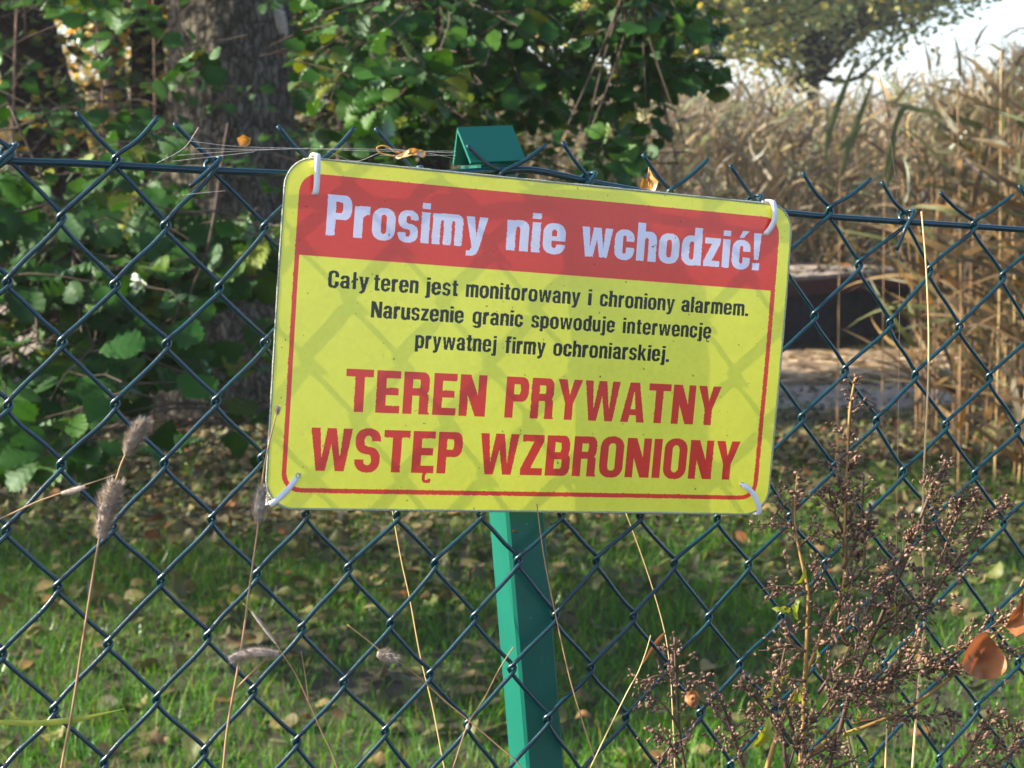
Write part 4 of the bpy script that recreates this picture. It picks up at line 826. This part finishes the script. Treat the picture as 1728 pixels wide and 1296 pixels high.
v, f = join([l0_, l1_, l2_, l3_, l4_]); tag(mesh_obj('leaf_litter', v, f, M['litter'], smooth=False), 'carpet of brown and olive fallen leaves on the bank', 'fallen leaves', kind='stuff')
protos = []
for i in range(4):
    PV, PF = leaf_proto(9, .42 - .02 * i, .35, .01, .06, .4 + .2 * i); v = PV * [1, 1, 1.2 * (-1) ** i]; protos.append(v)
big = []
while len(big) < 90:
    x = rng.uniform(-1.5, 1.9); y = rng.uniform(4.0, 6.4)
    if abs(x) < y * .30: big.append((x, y))
src = []
for i, (x, y) in enumerate(big):
    if i < 4: o = mesh_obj('fallen_leaf', protos[i], PF, M['litter'], smooth=False); src.append(o)
    else: o = src[i % 4].copy(); COL.objects.link(o)
    o.location = (x, y, float(gz(x, y)) + rng.uniform(.035, .06)); o.rotation_euler = (rng.normal(0, .35), rng.normal(0, .35), rng.uniform(0, 6.28)); s_ = rng.uniform(.055, .085); o.scale = (s_, s_, s_)
    tag(o, 'larger dry leaf resting on top of the grass below the sign', 'leaf', 'larger fallen leaves on the grass')

# ================================================================== things at the fence
def ipath(pts, d, to_ground=True, dd=0.0):
    P = [at(x, y, d + dd * i) for i, (x, y) in enumerate(pts)]
    if to_ground:
        v = unit(P[0] - P[1]); v = unit(v * [.8, .8, 1] + [0, 0, -.05]); k = (P[0][2] + .02) / -v[2]; P = [P[0] + v * k * q for q in (1, .7, .45, .25, .12, .05)] + P
    return catmull(P, 6)
def fuzzy_head(mb, P, r, seed, hairs=700):
    rg = np.random.default_rng(seed); C = catmull(P, 6); n = len(C); prof = r * np.clip(np.sin(np.linspace(.12, math.pi - .12, n)), .25, 1) ** .35
    mb.tube(C, prof * .72, 10)
    for _ in range(hairs):
        i = rg.integers(0, n - 1); t = unit(C[min(i + 1, n - 1)] - C[max(i - 1, 0)]); d = unit(np.cross(t, rg.normal(0, 1, 3))); b_ = C[i] + d * prof[i] * .6
        tip = C[i] + d * prof[i] * rg.uniform(1.1, 1.9) + t * rg.uniform(.2, 1.1) * r; s_ = unit(np.cross(d, t)) * r * .055; mb.add([b_ - s_, b_ + s_, tip], [(0, 1, 2)])
def grass_stalk(label, pts, d, r, heads, mat='stalk', extra=None, seed=0, ground=True, dd=0.0, name='timothy_grass', hh=700):
    P = ipath(pts, d, ground, dd); e = empty(name, (P[0][0], P[0][1], max(0, P[0][2])), label, 'grass stalk')
    MB().tube(P, np.linspace(r * 1.2, r * .55, len(P)), 6).build('stem', M[mat], e)
    for (hp, hr) in heads:
        mb = MB(); fuzzy_head(mb, [at(x, y, d) for x, y in hp], hr, seed + len(e.children), hh); mb.build('seed_head', M['head'], e, smooth=False)
    for ex in (extra or []): MB().tube(ipath(ex, d, False), np.linspace(r * .8, r * .45, 6 * (len(ex) - 1) + 1), 5).build('side_stem', M[mat], e)
    return e
px1 = .98 / 3100
grass_stalk('tall dry grass stalk with two fluffy grey seed heads, left of the sign', [(104, 1296), (118, 1221), (130, 1148), (144, 1054), (167, 912), (176, 880), (196, 810), (208, 775), (234, 725)], .93, 2.6 * px1,
            [([(170, 908), (178, 870), (186, 845), (196, 814)], 17 * px1), ([(214, 768), (222, 750), (232, 730), (245, 709)], 13 * px1)], seed=5, hh=1700)
grass_stalk('dry grass stalk with a brown seed head touching the lower left corner of the sign', [(377, 1296), (385, 1221), (399, 1141), (411, 1068), (422, 985), (436, 884), (442, 820), (448, 777), (461, 720), (469, 690)], .94, 2.3 * px1,
            [([(436, 881), (437, 862), (440, 840), (442, 822)], 12 * px1), ([(467, 700), (469, 685)], 5 * px1), ([(470, 1103), (440, 1101), (415, 1103), (387, 1112)], 11 * px1)], extra=[[(394, 1167), (420, 1140), (451, 1110), (462, 1103)]], seed=15)
grass_stalk('thin dry stalk slanting up from the left edge with a small pale seed head', [(-60, 900), (0, 876), (60, 848), (104, 832), (145, 818), (198, 800)], .95, 1.7 * px1, [([(104, 833), (125, 828), (144, 821)], 7 * px1)], ground=False, seed=25, hh=120)
grass_stalk('thin panicle grass crossing the fence left of the post', [(569, 1296), (545, 1240), (521, 1186), (500, 1140), (472, 1096), (450, 1058), (428, 1035), (410, 1018)], .96, 1.2 * px1, [([(425, 1032), (440, 1052), (466, 1086)], 4 * px1)], seed=35, name='panicle_grass', hh=60, extra=[[(521, 1186), (515, 1140), (508, 1098)]])
grass_stalk('long straight straw colored stalk hanging behind the fence left of the post', [(760, 1330), (750, 1296), (730, 1193), (709, 1106), (692, 1013), (676, 940), (660, 850)], 1.13, 1.9 * px1, [], 'straw', name='straw_stalk')
grass_stalk('short forked dry stalk leaning right in front of the green post', [(762, 1310), (770, 1280), (790, 1222), (817, 1179), (842, 1130), (867, 1091)], .98, 1.7 * px1, [([(790, 1222), (788, 1230)], 4 * px1)], name='straw_stalk', seed=45, hh=40)
grass_stalk('dry stalk with a frayed fluffy tuft below the sign, left of the post', [(880, 1296), (840, 1258), (789, 1214), (750, 1182), (713, 1148), (680, 1122), (650, 1104), (620, 1080), (586, 1054)], 1.08, 1.5 * px1, [([(636, 1104), (650, 1106), (670, 1114)], 12 * px1)], seed=55, name='straw_stalk')
grass_stalk('thin brown stalk running along the right side of the green post', [(1010, 1310), (1003, 1280), (982, 1214), (959, 1134), (928, 992), (915, 920), (906, 850)], 1.085, 2.0 * px1, [], 'stalk', name='straw_stalk')
grass_stalk('bent dry stalk with a reddish blade hanging right of the post', [(1134, 1180), (1131, 1130), (1122, 1068), (1102, 995), (1080, 930), (1054, 860)], 1.2, 1.6 * px1, [], 'straw', name='straw_stalk')
e = grass_stalk('thin pale stalk leaning right in front of the fence right of the post', [(985, 1320), (997, 1294), (1030, 1225), (1060, 1165), (1077, 1134), (1090, 1100), (1098, 1072)], 1.05, 1.4 * px1, [], 'straw', name='straw_stalk')
def ribbon(name, pts, d, w_, mat, parent, tilt=.6):
    C = catmull([at(x, y, d) for x, y in pts], 5); n = len(C); V = []
    for i in range(n):
        t = unit(C[min(i + 1, n - 1)] - C[max(0, i - 1)]); s_ = unit(np.cross(t, FW)) * w_ * math.sin(math.pi * min(.97, .12 + i / (n - 1) * .88)) ; nn = FW * w_ * .35
        V += [C[i] - s_ + nn * tilt, C[i], C[i] + s_ + nn * tilt]
    return mesh_obj(name, V, np.array([(i * 3 + j, i * 3 + j + 1, i * 3 + 4 + j, i * 3 + 3 + j) for i in range(n - 1) for j in range(2)]), mat, parent)
ribbon('blade', [(1122, 1068), (1112, 1080), (1098, 1100), (1084, 1122)], 1.19, 5 * px1, M['brown_leaf'], e)
for (px_, d_, top_, lab, bl_) in ((1415, 7.6, 205, 'single reed with greenish brown blades standing left of the right hand clump', [[(1392, 270), (1402, 215), (1425, 150), (1452, 82)], [(1418, 300), (1436, 235), (1455, 185), (1474, 132)], [(1416, 255), (1440, 225), (1462, 205)]]),
                                  (1490, 8.2, 230, 'shorter reed between the single greenish reed and the right hand clump', [[(1490, 300), (1520, 190), (1552, 186), (1570, 192)], [(1494, 330), (1505, 270), (1512, 225)]])):
    p_ = at(px_, 700, d_); b_ = float(gz(p_[0], p_[1])); er = empty('reed', (p_[0], p_[1], b_), lab, 'reed'); MB().tube(catmull([(p_[0], p_[1], b_ - .05), at(px_ + 1, 480, d_), at(px_ + 3, top_, d_)], 6), np.linspace(.004, .0016, 13), 5).build('stem', M['stalk'], er)
    for q_ in bl_: ribbon('blade', q_, d_ - .05, .013, REEDM[3], er)
gl = empty('grass_blade', at(-40, 1222, .93), 'long green grass blade with a brown tip at the lower left edge', 'grass blade'); ribbon('blade', [(-90, 1224), (0, 1219), (60, 1221), (130, 1214), (165, 1207), (210, 1196)], .93, 5 * px1, M['mugleaf'], gl)
# tall sunlit straw
grass_stalk('tall bright straw stalk standing upright right of the sign', [(1539, 1310), (1550, 1158), (1556, 1090), (1560, 1040), (1558, 950), (1557, 864), (1560, 770), (1566, 645), (1567, 551), (1562, 440), (1555, 357)], 1.16, 2.9 * px1, [], 'straw', name='straw_stalk')
grass_stalk('cut pale straw, left one of the pair at the bottom right', [(1440, 1330), (1437, 1290), (1426, 1221)], 1.12, 2.8 * px1, [], 'straw', name='straw_stalk')
grass_stalk('cut pale straw, right one of the pair at the bottom right', [(1450, 1330), (1446, 1290), (1432, 1235)], 1.125, 2.6 * px1, [], 'straw', name='straw_stalk')
grass_stalk('short pale straw left of the tall bright one at the bottom edge', [(1493, 1330), (1494, 1296), (1497, 1216)], 1.14, 2.9 * px1, [], 'straw', name='straw_stalk')
grass_stalk('thin dark stalk rising from the top wire towards the pale tree', [(1516, 700), (1518, 500), (1514, 334), (1506, 260), (1496, 182), (1482, 120), (1463, 65)], 1.5, 1.1 * px1, [], 'mugstem', name='dark_stalk')
# mugwort
def mug_branch(mb_b, mb_s, rg, C, r, dens, bs, L=(.006, .026)):
    mb_s.tube(C, np.linspace(r, r * .45, len(C)), 5)
    tot = np.sum(np.linalg.norm(np.diff(C, axis=0), axis=1)); n = int(tot * dens * .78)
    for _ in range(n):
        u = rg.uniform(0, 1) ** .9; x = u * (len(C) - 1); i = min(int(x), len(C) - 2); q = C[i] + (C[i + 1] - C[i]) * (x - i); t = unit(C[i + 1] - C[i])
        d = unit(t * rg.uniform(.3, 1.1) + unit(np.cross(t, rg.normal(0, 1, 3))) * .9); l = rg.uniform(*L) * (1.15 - .75 * u); tip = q + d * l; mb_s.tube([q, tip], r * .22, 3, cap=False)
        for b_ in range(max(2, int(l / .0034))):
            c = q + d * l * rg.uniform(.25, 1.05) + rg.normal(0, .0012, 3); ax = unit(d + rg.normal(0, .5, 3) + [0, 0, -.2]); s1 = unit(np.cross(ax, rg.normal(0, 1, 3))); s2 = np.cross(ax, s1); k = bs * rg.uniform(.65, 1.25)
            mb_b.blob(c, [s1 * k * .55, s2 * k * .55, ax * k], 5, 4)
def mugwort(label, main, d, branches, seed, r=.0022, leaves=()):
    rg = np.random.default_rng(seed); P = ipath(main, d, True); e = empty('mugwort', (P[0][0], P[0][1], 0), label, 'weed')
    st_ = MB(); st_.tube(P, np.linspace(r * 1.1, r * .35, len(P)), 6); st_.build('stem', M['mugyellow'] if seed in (71, 72, 74) else M['mugstem'], e)
    for pts, dens, bs, d2 in branches:
        mb_b = MB(); mb_s = MB(); C = catmull([at(x, y, d2) for x, y in pts], 6); mug_branch(mb_b, mb_s, rg, C, r * .5, dens, bs); br = mb_s.build('branch', M['mugstem'], e); mb_b.build('buds', M['mug'], br)
    for (x, y, dx, dy, s_) in leaves:
        c = at(x, y, d - .01); dv = unit(RX * dx + DN * dy); nn = -FW + rg.normal(0, .6, 3); v, f = scatter(leaf_proto(7, .16, .4, 0, .25, .9), np.array([c]), np.array([dv]), np.array([nn]), s_ * d / 3100); mesh_obj('leaf', v, f, M['mugleaf'], e)
BS = .0017; DN_ = 620
mugwort('tallest mugwort with an upright brown spike of buds, right of the sign', [(1291, 1310), (1315, 1230), (1336, 1179), (1359, 1141), (1395, 1050), (1423, 995), (1426, 880), (1430, 777), (1434, 694), (1443, 638)], 1.10,
        [([(1430, 800), (1430, 777), (1434, 720), (1438, 680), (1443, 638)], 700, BS, 1.10), ([(1424, 940), (1427, 880), (1429, 830), (1431, 770)], 1050, BS, 1.10), ([(1423, 960), (1445, 910), (1455, 860), (1458, 800)], 700, BS, 1.095), ([(1423, 990), (1455, 960), (1460, 900), (1470, 870)], 700, BS, 1.09), ([(1424, 900), (1410, 870), (1402, 845), (1398, 820)], 600, BS, 1.105)],
        71, leaves=[(1440, 960, 1, .1, 32), (1415, 1000, 1, -.3, 40), (1430, 1010, -1, .2, 34), (1462, 1060, .3, 1, 30)])
mugwort('mugwort just right of the sign corner with a short brown bud spike and yellow stem', [(1350, 1310), (1355, 1230), (1359, 1141), (1362, 1070), (1364, 1002), (1356, 960), (1350, 933), (1340, 870), (1346, 796)], 1.08,
        [([(1352, 935), (1338, 880), (1340, 840), (1346, 796)], 850, BS, 1.08), ([(1338, 890), (1322, 878), (1311, 866)], 700, BS, 1.08), ([(1350, 920), (1368, 905), (1382, 895)], 800, BS, 1.08), ([(1362, 1000), (1340, 992), (1310, 990), (1286, 995)], 700, BS, 1.075), ([(1364, 1005), (1385, 975), (1392, 950)], 700, BS, 1.08), ([(1360, 1100), (1335, 1085), (1330, 1062)], 800, BS, 1.07), ([(1360, 1150), (1320, 1140), (1325, 1090)], 700, BS, 1.07)],
        72, leaves=[(1358, 955, -.1, 1, 34), (1352, 1005, -.5, 1, 40), (1303, 1027, 1, .1, 34), (1352, 1150, -.3, 1, 50), (1375, 1090, .3, 1, 34), (1300, 1150, 1, -.1, 36)])
mugwort('mugwort with long brown bud sprays arching right across the tall straw', [(1395, 1310), (1420, 1220), (1440, 1150), (1470, 1080), (1500, 1010), (1527, 950), (1555, 870), (1580, 810), (1596, 778)], 1.09,
        [([(1530, 945), (1552, 880), (1575, 815), (1596, 778)], 800, BS, 1.09), ([(1500, 1010), (1512, 960), (1530, 920), (1548, 885)], 900, BS, 1.085), ([(1545, 1045), (1572, 985), (1600, 910), (1625, 850), (1649, 826)], 950, BS, 1.09), ([(1560, 1030), (1600, 965), (1640, 910), (1670, 870), (1698, 845)], 950, BS, 1.09), ([(1470, 1060), (1500, 1045), (1530, 1020), (1570, 1005)], 900, BS, 1.08), ([(1480, 1080), (1530, 1040), (1560, 1030)], 800, BS, 1.08), ([(1440, 1120), (1450, 1070), (1470, 1010), (1475, 980)], 900, BS, 1.07), ([(1430, 1090), (1415, 1060), (1420, 1020), (1440, 985)], 900, BS, 1.07)],
        73, leaves=[(1455, 1045, .2, 1, 38), (1450, 1075, .4, .9, 32), (1500, 1030, 1, -.4, 34)])
mugwort('low mugwort spreading brown sprays to the right edge beside the big brown leaf', [(1330, 1330), (1380, 1262), (1450, 1230), (1520, 1200), (1576, 1165), (1630, 1120), (1680, 1070), (1728, 1020)], 1.06,
        [([(1560, 1140), (1600, 1110), (1650, 1075), (1700, 1040), (1735, 1020)], 1000, BS, 1.06), ([(1450, 1190), (1500, 1150), (1550, 1130), (1600, 1115)], 1000, BS, 1.055), ([(1440, 1180), (1480, 1150), (1520, 1130), (1545, 1100)], 900, BS, 1.05), ([(1440, 1220), (1500, 1210), (1560, 1208), (1612, 1203)], 900, BS, 1.06), ([(1400, 1200), (1430, 1160), (1470, 1140)], 1000, BS, 1.04), ([(1370, 1220), (1400, 1180), (1420, 1150)], 1000, BS, 1.04), ([(1600, 1130), (1650, 1110), (1700, 1100), (1740, 1085)], 800, BS, 1.06), ([(1500, 1160), (1520, 1110), (1550, 1080)], 900, BS, 1.06), ([(1380, 1170), (1410, 1130), (1440, 1110), (1480, 1100)], 1000, BS, 1.05)],
        74, leaves=[(1448, 1195, .1, 1, 28), (1460, 1245, .4, 1, 44), (1400, 1240, 1, .2, 36), (1425, 1240, 1, -.2, 30)])
mugwort('mugwort with dark drooping bud sprays at the bottom, left of the yellow stem', [(1330, 1340), (1325, 1290), (1319, 1238), (1290, 1190), (1246, 1151)], 1.04,
        [([(1330, 1260), (1300, 1215), (1270, 1175), (1248, 1152)], 950, BS, 1.04), ([(1340, 1250), (1330, 1200), (1310, 1170), (1295, 1150)], 900, BS, 1.04), ([(1345, 1290), (1380, 1270), (1420, 1255)], 950, BS, 1.04), ([(1330, 1296), (1350, 1240), (1375, 1215)], 950, BS, 1.04), ([(1340, 1300), (1400, 1300), (1450, 1275)], 900, BS, 1.04)],
        75, leaves=[(1300, 1210, -.3, 1, 60), (1290, 1180, .6, -.6, 30)])
mugwort('slender mugwort leaning left at the bottom between the post and the bushier weeds', [(1262, 1330), (1250, 1285), (1232, 1230), (1215, 1179), (1180, 1141)], 1.05,
        [([(1256, 1294), (1235, 1230), (1215, 1179), (1182, 1142)], 800, BS, 1.05), ([(1240, 1240), (1225, 1225), (1200, 1190)], 600, BS, 1.05), ([(1240, 1250), (1262, 1235), (1275, 1225)], 600, BS, 1.05)], 76, r=.0016)
mugwort('reddish mugwort with a small upright spike just right of the green post', [(1160, 1340), (1156, 1296), (1147, 1240), (1143, 1180), (1140, 1130), (1138, 1075)], 1.06,
        [([(1143, 1180), (1140, 1130), (1138, 1076)], 700, BS * .9, 1.06), ([(1146, 1230), (1120, 1190), (1090, 1175)], 500, BS * .9, 1.06), ([(1143, 1160), (1115, 1140), (1085, 1150), (1072, 1148)], 500, BS * .8, 1.06), ([(1150, 1250), (1130, 1260), (1110, 1296)], 800, BS, 1.05), ([(1147, 1200), (1160, 1180), (1168, 1160)], 800, BS, 1.06), ([(1150, 1290), (1125, 1250), (1100, 1235)], 800, BS, 1.05)], 77, r=.0018)
mugwort('small mugwort spray at the bottom right corner', [(1580, 1330), (1620, 1290), (1650, 1240), (1676, 1200)], 1.05,
        [([(1600, 1310), (1640, 1260), (1660, 1225), (1678, 1200)], 800, BS, 1.05), ([(1650, 1296), (1680, 1260), (1711, 1221)], 800, BS, 1.05), ([(1660, 1300), (1710, 1270), (1740, 1240)], 800, BS, 1.05)], 78, r=.0016)
# caught leaves
def flat_leaf(name, label, outline, d, mat, bend=.004, cat='leaf', seed=1):
    rg = np.random.default_rng(seed); O = catmull([at(x, y, d) for x, y in list(outline) + [outline[0]]], 3 if len(outline) > 7 else 1)[:-1]; c = O.mean(0); V = []; rings = 7; n = len(O); size_ = np.linalg.norm(O - c, axis=1).max()
    for k in range(rings):
        f_ = (k + 1) / rings
        for i in range(n): p = c + (O[i] - c) * f_; q_ = (p - c) / size_; V.append(p + FW * bend * (1.6 * math.sin(2.6 * (q_ @ RX) + seed) + 1.1 * math.sin(3.1 * (q_ @ DN) + 1.7 * (q_ @ RX) + seed * 2) + .35 * math.sin(9 * (q_ @ (RX + DN))) - 1.0 * f_ * f_))
    V.append(c); L_ = len(V) - 1; Fc = [(L_, i, (i + 1) % n) for i in range(n)] + [(k * n + i, (k + 1) * n + i, (k + 1) * n + (i + 1) % n, k * n + (i + 1) % n) for k in range(rings - 1) for i in range(n)]
    V = np.array(V); o = empty(name, c, label, cat); mesh_obj('leaf_blade', V, Fc, mat, o); return o
def stem_of(o, pts, d, r=.0006): MB().tube(catmull([at(x, y, d) for x, y in pts], 4), r, 5).build('leaf_stalk', M['stalk'], o)
o = flat_leaf('dead_leaf', 'large smooth brown dead leaf caught in the mugwort near the right edge', [(1622, 1098), (1640, 1074), (1660, 1066), (1678, 1082), (1692, 1102), (1693, 1124), (1680, 1142), (1655, 1146), (1632, 1136), (1620, 1118)], 1.03, M['brown_leaf'], .003); stem_of(o, [(1622, 1098), (1610, 1090), (1600, 1094)], 1.03)
o = flat_leaf('dead_leaf', 'curled orange brown dead leaf hanging at the right edge', [(1702, 1040), (1716, 1015), (1722, 990), (1728, 1030), (1735, 1060), (1716, 1075), (1702, 1062)], 1.04, M['brown_leaf'], .005, seed=3); stem_of(o, [(1722, 990), (1728, 978)], 1.04)
o = flat_leaf('dead_leaf', 'small round reddish brown dead leaf on the mugwort right of the post', [(1156, 1170), (1166, 1163), (1176, 1166), (1181, 1178), (1176, 1190), (1164, 1191), (1155, 1182)], 1.045, M['brown_leaf'], .002, seed=5); stem_of(o, [(1156, 1170), (1150, 1168)], 1.045)
o = flat_leaf('dead_leaf', 'small ochre leaf hanging in the spider web left of the sign', [(401, 235), (411, 228), (424, 233), (422, 244), (413, 249), (405, 246)], .98, M['orange_leaf'], .0010, seed=7); stem_of(o, [(411, 228), (409, 231)], .98, .0004)
o = flat_leaf('dead_leaf', 'bright orange torn leaf standing on the top edge of the sign', [(1079, 322), (1083, 300), (1090, 305), (1095, 282), (1101, 300), (1110, 308), (1104, 324)], 1.185, M['orange_leaf'], .003, seed=9); stem_of(o, [(1095, 282), (1095, 320)], 1.184, .0004)
o = flat_leaf('dead_leaf', 'curled tan leaf caught in the spider web above the sign', [(664, 262), (680, 258), (700, 253), (717, 257), (716, 268), (700, 266), (688, 270), (672, 268)], 1.05, M['orange_leaf'], .005, seed=11)
MB().tube(catmull([at(x, y, 1.05) for x, y in [(668, 264), (655, 262), (642, 258), (636, 250), (645, 246), (656, 249), (666, 256), (676, 258)]], 5), .00055, 5).build('leaf_stalk', M['orange_leaf'], o)
web = empty('spider_web', at(500, 250, 1.0), 'fine spider web threads strung along the top of the fence above the sign', 'spider web')
for pts in [[(320, 238), (400, 247), (520, 251), (640, 255), (770, 255)], [(330, 250), (420, 252), (600, 251), (765, 258)], [(265, 275), (310, 250), (335, 215)], [(300, 262), (400, 255), (520, 250)], [(290, 272), (380, 262), (430, 256)], [(640, 262), (700, 262), (770, 262)], [(560, 258), (600, 272), (640, 258)], [(300, 330), (345, 325), (380, 322)], [(650, 250), (720, 258), (768, 268)]]:
    C = catmull([at(x, y, .985 + .00022 * (x - 400)) for x, y in pts], 5); MB().tube(C, .00010, 3, cap=False).build('thread', M['web'], web)

# ================================================================== air: thin haze over the lake, fades the far reeds and trees
m, t, out = newmat('haze_air'); vol = t.nodes.new('ShaderNodeVolumePrincipled'); vol.inputs['Color'].default_value = (.92, .95, 1, 1); vol.inputs['Density'].default_value = HAZE; vol.inputs['Anisotropy'].default_value = .3
t.links.new(vol.outputs[0], out.inputs['Volume'])
hz = MB(); hz.prism([(-420, -70, -3), (420, -70, -3), (420, 720, -3), (-420, 720, -3)], np.array([0, 0, 17.0])); hz = hz.build('haze', m, smooth=False); tag(hz, 'thin pale haze over the bank and lake', 'haze', kind='stuff')
